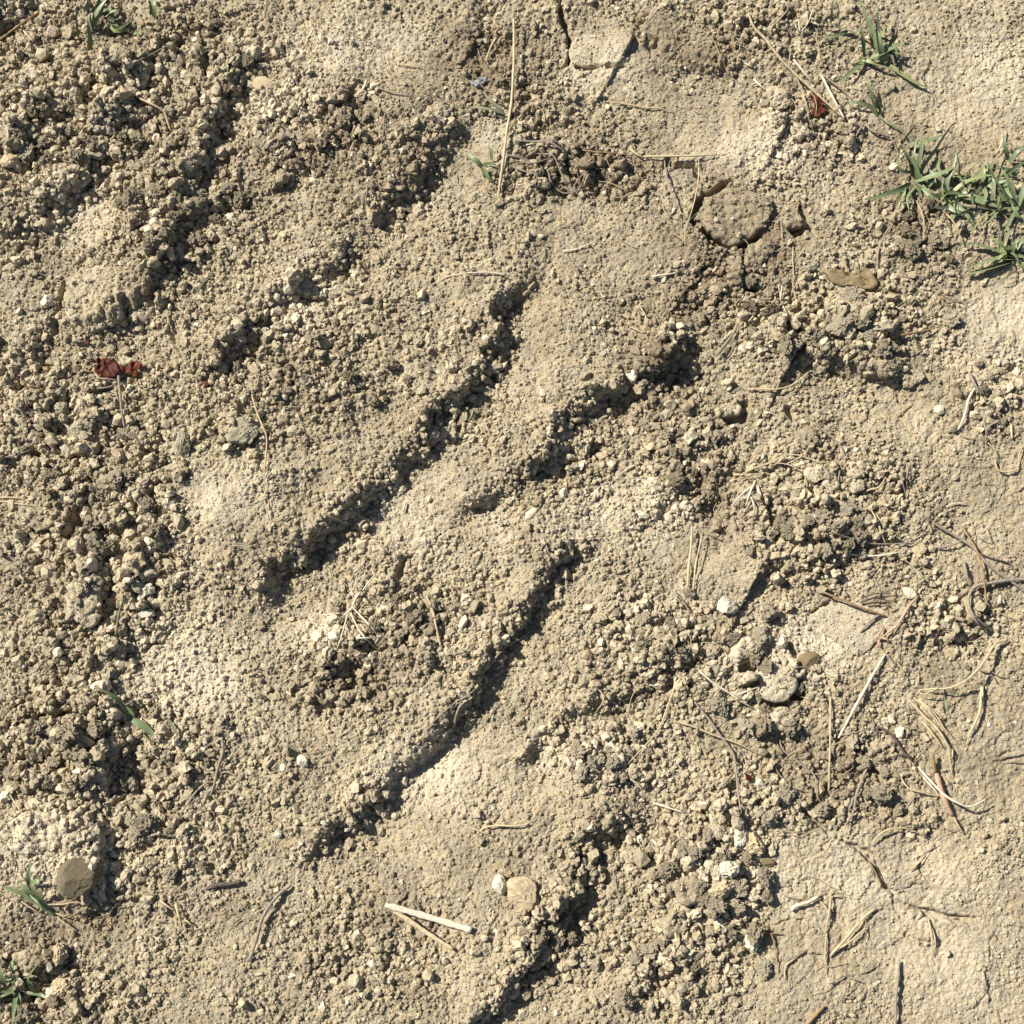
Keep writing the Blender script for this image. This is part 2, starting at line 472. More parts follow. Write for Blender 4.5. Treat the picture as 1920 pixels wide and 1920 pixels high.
def plain_mat(name, c1, c2, scale, rough=0.7, stretch=(1, 1, 1), spec=0.3, bump=0.3, trans=0.0):
    m, n, L, bs = new_mat(name)
    bs.inputs['Roughness'].default_value = rough
    bs.inputs['Specular IOR Level'].default_value = spec
    tc = n.new('ShaderNodeTexCoord')
    mp = n.new('ShaderNodeMapping')
    mp.inputs['Scale'].default_value = stretch
    L.new(tc.outputs['UV' if stretch != (1, 1, 1) else 'Object'], mp.inputs['Vector'])
    t = n.new('ShaderNodeTexNoise')
    t.inputs['Scale'].default_value = scale
    t.inputs['Detail'].default_value = 4
    L.new(mp.outputs[0], t.inputs['Vector'])
    r = n.new('ShaderNodeMapRange')
    r.inputs['From Min'].default_value = 0.35
    r.inputs['From Max'].default_value = 0.65
    L.new(t.outputs['Fac'], r.inputs['Value'])
    x = n.new('ShaderNodeMix')
    x.data_type = 'RGBA'
    L.new(r.outputs[0], x.inputs[0])
    x.inputs[6].default_value = (*c1, 1)
    x.inputs[7].default_value = (*c2, 1)
    L.new(x.outputs[2], bs.inputs['Base Color'])
    b = n.new('ShaderNodeBump')
    b.inputs['Strength'].default_value = bump
    b.inputs['Distance'].default_value = 0.0004
    L.new(t.outputs['Fac'], b.inputs['Height'])
    L.new(b.outputs[0], bs.inputs['Normal'])
    if trans:
        bs.inputs['Transmission Weight'].default_value = 0
        bs.inputs['Subsurface Weight'].default_value = 0
    return m


M_GROUND = soil_mat('dry_soil', 'ground')
M_CRUMB = soil_mat('soil_crumb', 'inst')
M_CLOD = soil_mat('soil_clod', 'obj')
ST_ = (9, 5.0, 1)
MATS = {
    'straw': plain_mat('pale_straw', (0.56, 0.455, 0.28), (0.36, 0.285, 0.17), 1.0, 0.55, ST_, 0.4, 0.5),
    'white': plain_mat('bleached_straw', (0.70, 0.625, 0.47), (0.44, 0.37, 0.26), 1.0, 0.55, ST_, 0.4, 0.5),
    'brown': plain_mat('brown_stem', (0.34, 0.23, 0.11), (0.20, 0.13, 0.065), 1.0, 0.65, ST_, 0.3, 0.6),
    'root': plain_mat('pale_root', (0.52, 0.42, 0.27), (0.33, 0.25, 0.15), 1.0, 0.75, ST_, 0.2, 0.6),
    'grey': plain_mat('grey_root', (0.33, 0.28, 0.22), (0.19, 0.155, 0.12), 1.0, 0.8, ST_, 0.2, 0.7),
    'dark': plain_mat('dark_twig', (0.13, 0.095, 0.08), (0.06, 0.045, 0.04), 1.0, 0.7, ST_, 0.3, 0.6),
    'pink': plain_mat('reddish_bark', (0.40, 0.23, 0.16), (0.46, 0.33, 0.22), 1.0, 0.7, ST_, 0.3, 0.6),
    'green': plain_mat('grass_leaf', (0.185, 0.225, 0.112), (0.112, 0.152, 0.062), 1.0, 0.42, (40, 3, 1), 0.5, 0.3),
    'ygreen': plain_mat('yellowing_grass', (0.25, 0.26, 0.11), (0.16, 0.195, 0.075), 1.0, 0.45, (40, 3, 1), 0.5, 0.3),
    'olive': plain_mat('dry_grass_leaf', (0.20, 0.19, 0.12), (0.13, 0.125, 0.08), 1.0, 0.6, (40, 3, 1), 0.3, 0.3),
    'red': plain_mat('red_leaf', (0.090, 0.014, 0.008), (0.045, 0.012, 0.006), 240, 0.62, (1, 1, 1), 0.2, 0.9),
    'orange': plain_mat('russet_leaf', (0.135, 0.036, 0.017), (0.065, 0.018, 0.009), 240, 0.62, (1, 1, 1), 0.2, 0.9),
    'whitestone': plain_mat('white_stone', (0.68, 0.63, 0.49), (0.50, 0.45, 0.32), 300, 0.85, (1, 1, 1), 0.2, 0.9),
    'tanstone': plain_mat('tan_stone', (0.57, 0.465, 0.30), (0.43, 0.335, 0.20), 230, 0.85, (1, 1, 1), 0.2, 1.0),
    'brownstone': plain_mat('brown_stone', (0.225, 0.185, 0.120), (0.150, 0.118, 0.072), 330, 0.85, (1, 1, 1), 0.2, 1.0),
    'greystone': plain_mat('grey_stone', (0.40, 0.352, 0.245), (0.31, 0.272, 0.185), 260, 0.9, (1, 1, 1), 0.15, 1.0),
    'pinkstone': plain_mat('pinkish_stone', (0.48, 0.36, 0.28), (0.40, 0.31, 0.24), 130, 0.7, (1, 1, 1), 0.3, 0.4),
    'slate': plain_mat('dark_flake', (0.14, 0.15, 0.15), (0.30, 0.31, 0.30), 200, 0.4, (1, 1, 1), 0.5, 0.4),
    'oliveflake': plain_mat('olive_flake', (0.25, 0.195, 0.108), (0.175, 0.132, 0.070), 260, 0.75, (1, 1, 1), 0.2, 1.0),
}

# ------------------------------------------------------------------ ground sheet
ny_, nx_ = Z.shape
me = bpy.data.meshes.new('ground')
co = np.empty((ny_ * nx_, 3), np.float32)
co[:, 0] = GX.ravel()
co[:, 1] = GY.ravel()
co[:, 2] = Z.ravel()
idx = np.arange(ny_ * nx_, dtype=np.int32).reshape(ny_, nx_)
quads = np.stack((idx[:-1, :-1], idx[:-1, 1:], idx[1:, 1:], idx[1:, :-1]), -1).reshape(-1, 4)
me.vertices.add(len(co))
me.vertices.foreach_set('co', co.ravel())
me.loops.add(quads.size)
me.loops.foreach_set('vertex_index', quads.ravel())
me.polygons.add(len(quads))
me.polygons.foreach_set('loop_start', np.arange(0, quads.size, 4, dtype=np.int32))
me.polygons.foreach_set('use_smooth', np.ones(len(quads), bool))
for nm, arr in (('pale', PA), ('damp', BR)):
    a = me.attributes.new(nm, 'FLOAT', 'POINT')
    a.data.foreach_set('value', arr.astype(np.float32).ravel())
me.update()
me.validate()
me.materials.append(M_GROUND)
ground = bpy.data.objects.new('ground', me)
COL.objects.link(ground)
ground['kind'] = 'structure'
ground['label'] = 'dry tan crumbly soil pressed into slanting tread ridges'

TOP = Z.copy()
ONS = np.zeros(U.shape, bool)


def mark(x, y, r, arr=None):
    arr = NOCR if arr is None else arr
    for a, b, c in zip(np.atleast_1d(x), np.atleast_1d(y), np.broadcast_to(r, np.atleast_1d(x).shape)):
        i0, i1 = np.searchsorted(ax, (a - c, a + c))
        j0, j1 = np.searchsorted(ay, (b - c, b + c))
        if i1 > i0 and j1 > j0 and i1 - i0 < 200:
            arr[j0:j1, i0:i1] |= (ax[None, i0:i1] - a) ** 2 + (ay[j0:j1, None] - b) ** 2 < c * c

# ------------------------------------------------------------------ helpers for things
def tag(o, label, cat, group=None):
    o['label'] = label
    o['category'] = cat
    if group:
        o['group'] = group
    return o


def mesh_obj(name, verts, faces, mat, parent=None, origin=None, smooth=True, uvs=None):
    verts = np.asarray(verts, float)
    if origin is None:
        origin = verts.mean(0)
    m = bpy.data.meshes.new(name)
    m.from_pydata((verts - origin).tolist(), [], faces)
    if uvs is not None:
        ul = m.uv_layers.new(name='uv')
        vi = np.empty(len(m.loops), np.int32)
        m.loops.foreach_get('vertex_index', vi)
        ul.data.foreach_set('uv', np.asarray(uvs, np.float32)[vi].ravel())
    if smooth:
        m.polygons.foreach_set('use_smooth', [True] * len(m.polygons))
    m.materials.append(mat)
    o = bpy.data.objects.new(name, m)
    COL.objects.link(o)
    if parent is not None:
        o.parent = parent
        o.location = Vector(origin) - parent.location
    else:
        o.location = origin
    return o


def empty(name, loc, label, cat, group=None):
    o = bpy.data.objects.new(name, None)
    o.empty_display_size = 0.01
    COL.objects.link(o)
    o.location = loc
    return tag(o, label, cat, group)


def spline(pts, step=7.0):
    p = np.array(pts, float)
    if len(p) == 2:
        n = max(3, int(np.hypot(*(p[1] - p[0])) / step) + 1)
        return p[0] + (p[1] - p[0]) * np.linspace(0, 1, n)[:, None]
    q = np.vstack((2 * p[0] - p[1], p, 2 * p[-1] - p[-2]))
    out = []
    for i in range(1, len(q) - 2):
        n = max(2, int(np.hypot(*(q[i + 1] - q[i])[:2]) / step) + 1)
        t = np.linspace(0, 1, n, endpoint=False)[:, None]
        a, b, c, d = q[i - 1], q[i], q[i + 1], q[i + 2]
        out.append(0.5 * (2 * b + (c - a) * t + (2 * a - 5 * b + 4 * c - d) * t * t + (3 * b - a - 3 * c + d) * t ** 3))
    out.append(p[-1:])
    return np.vstack(out)


def smooth1(a, n):
    for _ in range(n):
        b = a.copy()
        b[1:-1] = (a[:-2] + 2 * a[1:-1] + a[2:]) / 4
        a = b
    return a


CROWN = Z + np.float32(3.0 * PX)


WSCALE = 0.68


def strand_geo(pts, wd, lift=0.0, e0=0.0, e1=0.0, taper=0.5, flat=1.0, wob=1.0, stiff=None, sides=6, nodes=0):
    """a round or flattened stalk lying on the soil; pts in photo pixels, wd its thickness in pixels"""
    c = spline(pts, 6.0)
    n = len(c)
    s = np.linspace(0, 1, n)
    ph = random.random() * 10
    dxy = np.gradient(c, axis=0)
    nn = np.stack((-dxy[:, 1], dxy[:, 0]), -1)
    nn /= np.maximum(np.linalg.norm(nn, axis=1), 1e-6)[:, None]
    jig = wob * (np.sin(s * n * 0.33 + ph) * 0.7 + np.sin(s * n * 0.13 + ph * 2) * 1.0) * min(1.0, n / 12)
    jig *= np.sin(np.pi * np.clip(s, 0, 1)) ** 0.5
    c = c + nn * jig[:, None]
    x, y, z = put(c[:, 0], c[:, 1])
    g_ = z.copy()
    for _ in range(2):
        m = g_.copy()
        m[1:] = np.maximum(m[1:], g_[:-1])
        m[:-1] = np.maximum(m[:-1], g_[1:])
        g_ = m
    k = stiff if stiff is not None else 4 + n // 4
    g_ = smooth1(g_, k)
    rad = wd * 0.5 * WSCALE
    hh = g_ + (rad * 0.75 + 3.0 + lift * np.sin(np.pi * s) + e0 * (1 - s) ** 2 + e1 * s ** 2) * PX
    x, y = P2W(c[:, 0], c[:, 1], hh)
    P = np.stack((x, y, hh), -1)
    T = np.gradient(P, axis=0)
    T /= np.linalg.norm(T, axis=1)[:, None]
    S = np.cross(T, (0, 0, 1.0))
    S /= np.maximum(np.linalg.norm(S, axis=1), 1e-9)[:, None]
    B = np.cross(S, T)
    prof = 1 - taper * np.maximum(0, (s - 0.35) / 0.65) ** 1.6
    prof = prof * (0.92 + (0.07 + 0.05 * wob) * np.sin(s * n * 0.7 + ph) + (0.05 + 0.07 * wob) * np.sin(s * n * 1.9 + ph * 3)) * np.minimum(1, 0.7 + 3 * s)
    if nodes:
        for kx in range(nodes):
            prof = prof + 0.45 * np.exp(-((s - (kx + 0.6) / (nodes + 0.2)) / 0.012) ** 2)
    r = rad * PX * prof
    mark(P[:, 0], P[:, 1], (rad + 2.4) * PX)
    ang = np.arange(sides) * 2 * math.pi / sides + 0.3
    ca, sa = np.cos(ang), np.sin(ang)
    ring = P[:, None, :] + r[:, None, None] * (ca[None, :, None] * S[:, None, :] + (sa * flat)[None, :, None] * B[:, None, :])
    vs = ring.reshape(-1, 3)
    fs = []
    for i in range(n - 1):
        for j in range(sides):
            a, b = i * sides + j, i * sides + (j + 1) % sides
            fs.append((a, b, b + sides, a + sides))
    fs.append(tuple(range(sides))[::-1])
    fs.append(tuple((n - 1) * sides + j for j in range(sides)))
    L_ = n * 6.0 / 40
    uv = np.stack((np.tile(np.arange(sides) / sides, n) + ph, np.repeat(s * L_ + ph * 3, sides)), -1)
    return vs, fs, uv


def strand(name, label, cat, col, wd, lines, group=None, **kw):
    """lines: one polyline, or several (then an Empty carries a part for each branch)"""
    if not isinstance(lines[0], list):
        vs, fs, uv = strand_geo(lines, wd, **kw)
        return tag(mesh_obj(name, vs, fs, MATS[col], uvs=uv), label, cat, group)
    x, y, z = put(*lines[0][0])
    t = empty(name, (float(x), float(y), float(z)), label, cat, group)
    for i, ln in enumerate(lines):
        vs, fs, uv = strand_geo(ln, wd * (1.0 if i == 0 else 0.72), **kw)
        mesh_obj('stem' if i == 0 else 'branch', vs, fs, MATS[col], t, uvs=uv)
    return t


def blade_geo(pts, wd, h0=2.0, h1=20.0, roll=0.0, arch=0.0, fold=0.25, base_w=0.55):
    c = spline(pts, 5.0)
    n = len(c)
    s = np.linspace(0, 1, n)
    x, y, z = put(c[:, 0], c[:, 1])
    zb = smooth1(z, 30)
    zl = np.maximum(zb, z[0] * (1 - s) + zb * s)
    hh = np.maximum(zl + (h0 + (h1 - h0) * s + arch * np.sin(np.pi * s)) * PX, zb + 2.5 * PX)
    x, y = P2W(c[:, 0], c[:, 1], hh)
    P = np.stack((x, y, hh), -1)
    T = np.gradient(P, axis=0)
    T /= np.linalg.norm(T, axis=1)[:, None]
    up = np.array((0, 0, 1.0))
    S = np.cross(T, up)
    S /= np.maximum(np.linalg.norm(S, axis=1), 1e-9)[:, None]
    B = np.cross(S, T)
    rl = roll + 0.25 * np.sin(s * 3 + roll * 5)
    S2 = S * np.cos(rl)[:, None] + B * np.sin(rl)[:, None]
    B2 = -S * np.sin(rl)[:, None] + B * np.cos(rl)[:, None]
    wv = wd * 0.5 * PX * np.minimum(1, base_w + s * 3.2) * np.clip(1 - s ** 2.6, 0.03, 1)
    vs = np.stack((P - S2 * wv[:, None] + B2 * (fold * wv)[:, None], P, P + S2 * wv[:, None] + B2 * (fold * wv)[:, None]), 1).reshape(-1, 3)
    fs = []
    for i in range(n - 1):
        for j in (0, 1):
            a = i * 3 + j
            fs.append((a, a + 1, a + 4, a + 3))
    ph = random.random() * 7
    uv = np.stack((np.tile((0, .5, 1.0), n) + ph, np.repeat(s * 2 + ph, 3)), -1)
    return vs, fs, uv


def tuft(label, blades, cat='grass', name='grass_tuft', group='grass tufts growing in the soil', stems=()):
    x, y, z = put(*blades[0][0][0])
    t = empty(name, (float(x), float(y), float(z)), label, cat, group)
    for b in blades:
        pts, wd, h0, h1 = b[:4]
        col = b[4] if len(b) > 4 else 'green'
        vs, fs, uv = blade_geo(pts, wd, h0, h1, roll=random.uniform(-0.7, 0.7), arch=random.uniform(2, 10))
        mesh_obj('blade', vs, fs, MATS[col], t, uvs=uv)
    for pts, wd, col in stems:
        vs, fs, uv = strand_geo(pts, wd, lift=4)
        mesh_obj('stem', vs, fs, MATS[col], t, uvs=uv)
    return t


# angular crumbly lump, about 2 across
def lump_mesh(name, seed, sub=3, planes=16, rough=0.16, flat=0.8, mat=None, sharp=0.78):
    r_ = random.Random(seed)
    bm = bmesh.new()
    bmesh.ops.create_icosphere(bm, subdivisions=sub, radius=1.0)
    pl = []
    for _ in range(planes):
        d = Vector((r_.gauss(0, 1), r_.gauss(0, 1), r_.gauss(0, 1))).normalized()
        pl.append((d, r_.uniform(sharp, 1.05)))
    of = Vector((r_.uniform(-50, 50), r_.uniform(-50, 50), r_.uniform(-50, 50)))
    for v in bm.verts:
        d = v.co.normalized()
        r = 1.3
        for pn, ds in pl:
            k = d.dot(pn)
            if k > 0.05:
                r = min(r, ds / k)
        r = min(r, 1.25)
        q = mnoise.noise(d * 2.2 + of) * rough * 1.1 + mnoise.noise(d * 5.5 + of) * rough * 0.9 + mnoise.noise(d * 10 + of) * rough * 0.8 - abs(mnoise.noise(d * 7 + of * 2)) * rough * 0.7
        v.co = d * (r * (1 + q))
        v.co.z *= flat
    m = bpy.data.meshes.new(name)
    bm.to_mesh(m)
    bm.free()
    for p in m.polygons:
        p.use_smooth = False
    if mat:
        m.materials.append(mat)
    return m


def lump(name, mesh, u, v, du, dv, hgt, rot, sink=0.35, tilt=(0, 0), tone=1.0, pale=0.0, damp=0.0):
    o = bpy.data.objects.new(name, mesh)
    COL.objects.link(o)
    x, y, z = put(u, v)
    rr = 0.35 * max(du, dv) * PX
    zz = np.mean([tz(x + a * rr, y + b * rr) for a in (-1, 0, 1) for b in (-1, 0, 1)])
    o.location = (float(x), float(y), float(zz) + hgt * PX * (0.5 - sink))
    o.scale = (du * 0.5 * PX, dv * 0.5 * PX, hgt * 0.5 * PX / 0.8)
    o.rotation_euler = (tilt[0], tilt[1], rot)
    mark(o.location.x, o.location.y, 0.46 * (du + dv) * 0.5 * PX + 1.5 * PX)
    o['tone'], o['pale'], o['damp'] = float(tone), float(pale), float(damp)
    return o


# a broken crust plate: outline in photo pixels, own thickness, crumbly top and broken sides
from mathutils.geometry import delaunay_2d_cdt


def slab(name, label, pts, rise, thick, mat, cat='soil slab', tone=1.0, pale=0.0, damp=0.0, rough=3.0, tiltu=0.0, tiltv=0.0, seed=1, group=None):
    p = np.array(pts + [pts[0]], float)
    c0 = np.array(pts, float).mean(0)
    out = spline([tuple(q) for q in p], 3.6)[:-1]
    n = len(out)
    d = out - c0
    k_ = 4.5 * fbm(out[:, 0] + seed * 37, out[:, 1], 22, 21, 3)
    out = out + d / np.linalg.norm(d, axis=1)[:, None] * k_[:, None]
    bz = put(out[:, 0], out[:, 1])[2]
    base = float(np.median(bz))
    u0, v0, u1, v1 = out[:, 0].min(), out[:, 1].min(), out[:, 0].max(), out[:, 1].max()
    gu, gv = np.meshgrid(np.arange(u0, u1, 3.4), np.arange(v0, v1, 3.4))
    gu = (gu + np.where(np.arange(gu.shape[0]) % 2, 1.7, 0)[:, None]).ravel() + rng.uniform(-.7, .7, gu.size)
    gv = gv.ravel() + rng.uniform(-.7, .7, gv.size)
    ins = np.zeros(gu.size, bool)
    md_ = np.full(gu.size, 1e9)
    for i in range(n):
        a, b = out[i], out[(i + 1) % n]
        cr = ((a[1] > gv) != (b[1] > gv)) & (gu < (b[0] - a[0]) * (gv - a[1]) / (b[1] - a[1] + 1e-12) + a[0])
        ins ^= cr
        md_ = np.minimum(md_, np.hypot(gu - a[0], gv - a[1]))
    keep_ = ins & (md_ > 2.6)
    P2 = np.vstack((out, np.stack((gu[keep_], gv[keep_]), -1)))
    edge = np.concatenate((np.zeros(n), md_[keep_]))
    r = delaunay_2d_cdt([Vector(q) for q in P2], [(i, (i + 1) % n) for i in range(n)], [], 1, 1e-4)
    V2 = np.array([tuple(q) for q in r[0]])
    m_ = len(P2)
    ed = np.array([edge[o[0]] if o else 3.0 for o in r[3]])
    own = [o[0] if o else -1 for o in r[3]]
    X_, Y_ = V2[:, 0] + seed * 91.0, V2[:, 1]
    tex = rough * (1.5 * fbm(X_, Y_, 30, 7, 3) + 0.5 * vnoise(X_, Y_, 9, 9))
    for cell, am in ((15, .30), (8.5, .42), (5.5, .40)):
        f1, f2, idr = worley(X_ + 3 * vnoise(X_, Y_, 12, 4), Y_, cell, 5)
        tex = tex + am * cell * rough / 3.0 * (np.sqrt(np.maximum(0, 1 - (f1 / .75) ** 2)) * (.3 + .8 * idr) - .45)
    h = rise + tiltu * (V2[:, 0] - c0[0]) + tiltv * (V2[:, 1] - c0[1]) + tex - 0.32 * rise * np.exp(-ed / 5.0)
    zz = base + h * PX
    xx, yy = P2W(V2[:, 0], V2[:, 1], zz)
    vs = [np.stack((xx, yy, zz), -1)]
    ids = {own[i]: i for i in range(len(V2)) if own[i] >= 0}
    ring = [ids[i] for i in range(n) if i in ids]
    nr = len(ring)
    fs = [tuple(f) for f in r[2]]
    prev = ring
    off = len(V2)
    cw = vs[0][ring].mean(0)
    for k, (f, dz) in enumerate(((1.01, .3), (.985, .62), (.93, 1.0))):
        q = vs[0][ring].copy()
        jit = rng.uniform(-.02, .02, nr)[:, None]
        q[:, :2] = cw[:2] + (q[:, :2] - cw[:2]) * (f + jit)
        q[:, 2] = q[:, 2] * (1 - dz) + (base + (rise - thick) * PX) * dz
        vs.append(q)
        cur = list(range(off, off + nr))
        for j in range(nr):
            fs.append((prev[j], prev[(j + 1) % nr], cur[(j + 1) % nr], cur[j]))
        prev, off = cur, off + nr
    o = mesh_obj(name, np.vstack(vs), fs, mat, smooth=True)
    bm = bmesh.new()
    bm.from_mesh(o.data)
    bmesh.ops.recalc_face_normals(bm, faces=bm.faces)
    bm.to_mesh(o.data)
    bm.free()
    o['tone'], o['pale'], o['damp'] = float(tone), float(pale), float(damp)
    # what rests on the plate later needs its height
    i0, i1 = np.searchsorted(ax, (xx.min(), xx.max()))
    j0, j1 = np.searchsorted(ay, (yy.min(), yy.max()))
    for j in range(j0, j1):
        dd = (xx[:, None] - ax[None, i0:i1]) ** 2 + (yy[:, None] - ay[j]) ** 2
        kk = dd.argmin(0)
        near_ = dd[kk, np.arange(i1 - i0)] < (2.6 * PX) ** 2
        ONS[j, i0:i1] |= near_
        TOP[j, i0:i1] = np.where(near_, np.maximum(TOP[j, i0:i1], zz[kk]), TOP[j, i0:i1])
    return tag(o, label, cat, group)

# ------------------------------------------------------------------ crust plates and large clods
GS = 'broken plates of soil crust'
slab('crust_plate', 'thick cracked soil slab ringed by deep dark fissures below the horizontal straw', [(1314, 388), (1340, 368), (1372, 352), (1420, 362), (1452, 385), (1440, 410), (1428, 430), (1400, 448), (1372, 456), (1340, 440), (1318, 418), (1304, 408)], 13, 34, M_CLOD, damp=.45, seed=1, group=GS, rough=3.4)
slab('crust_plate', 'small broken soil lump leaning off the lower corner of the cracked slab', [(1398, 478), (1412, 455), (1436, 447), (1452, 458), (1446, 478), (1428, 492), (1408, 500), (1396, 494)], 12, 32, M_CLOD, damp=.45, seed=2, group=GS)
slab('crust_plate', 'notched soil piece between the cracked slab and a small dark hole', [(1462, 400), (1478, 380), (1496, 388), (1504, 408), (1506, 424), (1488, 430), (1470, 424)], 7, 24, M_CLOD, damp=.35, seed=3, group=GS)
slab('crust_plate', 'overhanging crust plate with a dark undercut above the big red leaf', [(140, 606), (120, 580), (128, 540), (160, 505), (205, 498), (250, 510), (280, 530), (262, 555), (238, 580), (212, 600), (180, 618)], 9, 34, M_CLOD, seed=4, group=GS, pale=.2)
slab('crust_plate', 'grey cracked crust block at the end of the overhanging plate', [(240, 596), (244, 570), (266, 556), (288, 562), (284, 592), (262, 608)], 8, 30, M_CLOD, seed=5, group=GS)
slab('crust_plate', 'flat pale slab with a bright sloping edge beside the thin brown stick', [(1524, 1158), (1540, 1140), (1575, 1130), (1620, 1132), (1668, 1150), (1672, 1172), (1652, 1200), (1622, 1222), (1592, 1222), (1566, 1200), (1540, 1180)], 5, 22, M_CLOD, seed=6, group=GS, pale=.45, rough=0.9, tiltu=0.02)
slab('soil_clod', 'big squarish tan clod standing alone above the grey straw', [(118, 1098), (140, 1090), (172, 1092), (188, 1098), (186, 1130), (178, 1172), (160, 1176), (140, 1160), (126, 1160), (122, 1130)], 16, 40, M_CLOD, cat='clod', seed=7, pale=.25, rough=3)
slab('crust_plate', 'ragged crust shelf hanging over the dark grass in the corner', [(24, 1800), (28, 1788), (60, 1780), (84, 1786), (94, 1798), (82, 1812), (64, 1820), (46, 1824)], 12, 26, M_CLOD, seed=8, group=GS)
slab('crust_plate', 'flat clay plate next to the vertical black crack and short straws', [(28, 958), (58, 938), (96, 934), (124, 948), (128, 968), (96, 988), (56, 992), (30, 978)], 7, 24, M_CLOD, seed=9, group=GS, damp=.1)
slab('crust_plate', 'long upright flake of crust beside the pinkish pebble', [(12, 742), (26, 736), (40, 760), (50, 788), (50, 812), (38, 822), (26, 800), (18, 772)], 9, 22, M_CLOD, seed=10, group=GS, pale=.2)
slab('soil_clod', 'yellowish clod with a knobbly top under the white stone', [(1364, 1230), (1382, 1206), (1404, 1192), (1416, 1200), (1412, 1222), (1394, 1240), (1374, 1246)], 15, 34, M_CLOD, cat='clod', seed=11, pale=.55)
slab('soil_clod', 'largest yellow clod in the cracked heap below the white stone', [(1424, 1262), (1440, 1246), (1476, 1244), (1496, 1262), (1494, 1290), (1478, 1312), (1448, 1316), (1428, 1302)], 14, 36, M_CLOD, cat='clod', seed=12, pale=.5)
slab('soil_clod', 'blocky yellow clod crossed by a thin stalk at the heap foot', [(1444, 1334), (1458, 1328), (1482, 1328), (1490, 1344), (1482, 1360), (1460, 1372), (1446, 1362)], 14, 30, M_CLOD, cat='clod', seed=13, pale=.45)
slab('soil_clod', 'angular dark block tipped on the end of the clod ridge', [(1646, 674), (1660, 664), (1684, 668), (1690, 682), (1678, 704), (1660, 708), (1648, 696)], 20, 34, M_CLOD, cat='clod', seed=14, damp=.3, rough=2, tiltu=-0.25, tiltv=-0.2)
slab('soil_clod', 'brownish lump of clay beside the dark angular block', [(1690, 706), (1706, 694), (1724, 690), (1732, 704), (1724, 720), (1704, 726)], 9, 24, M_CLOD, cat='clod', seed=15)
slab('soil_clod', 'wedge shaped yellow clod nearest the curved pale root in the heap', [(1506, 882), (1520, 876), (1548, 876), (1546, 892), (1530, 902), (1514, 900)], 13, 26, M_CLOD, cat='clod', seed=16, pale=.45, rough=2)
slab('soil_clod', 'pale five sided clod touching the wedge shaped one', [(1536, 908), (1550, 892), (1566, 890), (1572, 908), (1562, 924), (1548, 926)], 13, 28, M_CLOD, cat='clod', seed=17, pale=.5, rough=2)
slab('soil_clod', 'square clod between two fine upright roots in the heap', [(1588, 868), (1600, 862), (1622, 866), (1624, 888), (1608, 896), (1590, 894)], 12, 26, M_CLOD, cat='clod', seed=18, pale=.3, rough=2)
slab('soil_clod', 'small grey brown clod just below the square heap clod', [(1590, 906), (1606, 900), (1620, 904), (1618, 920), (1600, 924)], 10, 22, M_CLOD, cat='clod', seed=19, pale=.3, rough=2)
slab('soil_clod', 'rounded clod by the brown straw, crumbling at its edge', [(1440, 170), (1452, 160), (1476, 166), (1480, 182), (1470, 200), (1454, 206), (1446, 192)], 13, 28, M_CLOD, cat='clod', seed=20, pale=.2)
slab('crust_plate', 'crust block split by a crack above the beaded straw', [(1550, -10), (1562, -4), (1600, 0), (1604, 18), (1588, 30), (1560, 32), (1544, 26)], 9, 26, M_CLOD, seed=21, group=GS)
slab('crust_plate', 'smooth crust plate bounded by the long black crack', [(1076, 70), (1100, 62), (1150, 80), (1176, 110), (1160, 122), (1120, 122), (1078, 120), (1070, 96)], 4, 16, M_CLOD, seed=22, group=GS, pale=.35, rough=1.2)
slab('soil_clod', 'tan clod with a cracked rim under the short root fork', [(1338, 768), (1356, 756), (1384, 756), (1390, 772), (1372, 782), (1348, 782)], 9, 24, M_CLOD, cat='clod', seed=23, pale=.2)
slab('soil_clod', 'rough dark lump by the lifted end of the diagonal root', [(1496, 806), (1514, 798), (1530, 810), (1536, 830), (1518, 836), (1500, 828)], 12, 26, M_CLOD, cat='clod', seed=24, damp=.35)
slab('soil_clod', 'crusty clod between the bent grass seedling and the frame edge', [(0, 1560), (30, 1530), (80, 1520), (130, 1524), (150, 1548), (130, 1580), (80, 1596), (30, 1600)], 14, 40, M_CLOD, cat='clod', seed=25, pale=.55, rough=4.5)
slab('soil_clod', 'rusty brown lump in the pile above the crusty pale clod', [(122, 1374), (140, 1366), (156, 1376), (158, 1400), (148, 1418), (130, 1412)], 12, 30, M_CLOD, cat='clod', seed=26, damp=.25)
slab('soil_clod', 'tilted clod with a shaded face at the upper left grass', [(196, 92), (214, 84), (240, 88), (246, 104), (230, 118), (204, 116)], 16, 34, M_CLOD, cat='clod', seed=27, damp=.3)
slab('soil_clod', 'large brown clod resting against the pale stone at the plot edge', [(1262, 1660), (1280, 1644), (1310, 1646), (1324, 1664), (1318, 1690), (1290, 1698), (1270, 1688)], 18, 40, M_CLOD, cat='clod', seed=28, damp=.2, tiltu=-0.1)
slab('soil_clod', 'yellowish clod topping the row of stones beside the smooth crust', [(1332, 1530), (1348, 1524), (1362, 1534), (1362, 1560), (1348, 1574), (1336, 1564)], 16, 32, M_CLOD, cat='clod', seed=29, pale=.3)
slab('soil_clod', 'weathered lump with a shaded side among crumbs at lower edge', [(1240, 1732), (1256, 1716), (1284, 1718), (1292, 1736), (1276, 1752), (1250, 1754)], 16, 36, M_CLOD, cat='clod', seed=30, tiltu=-0.15)

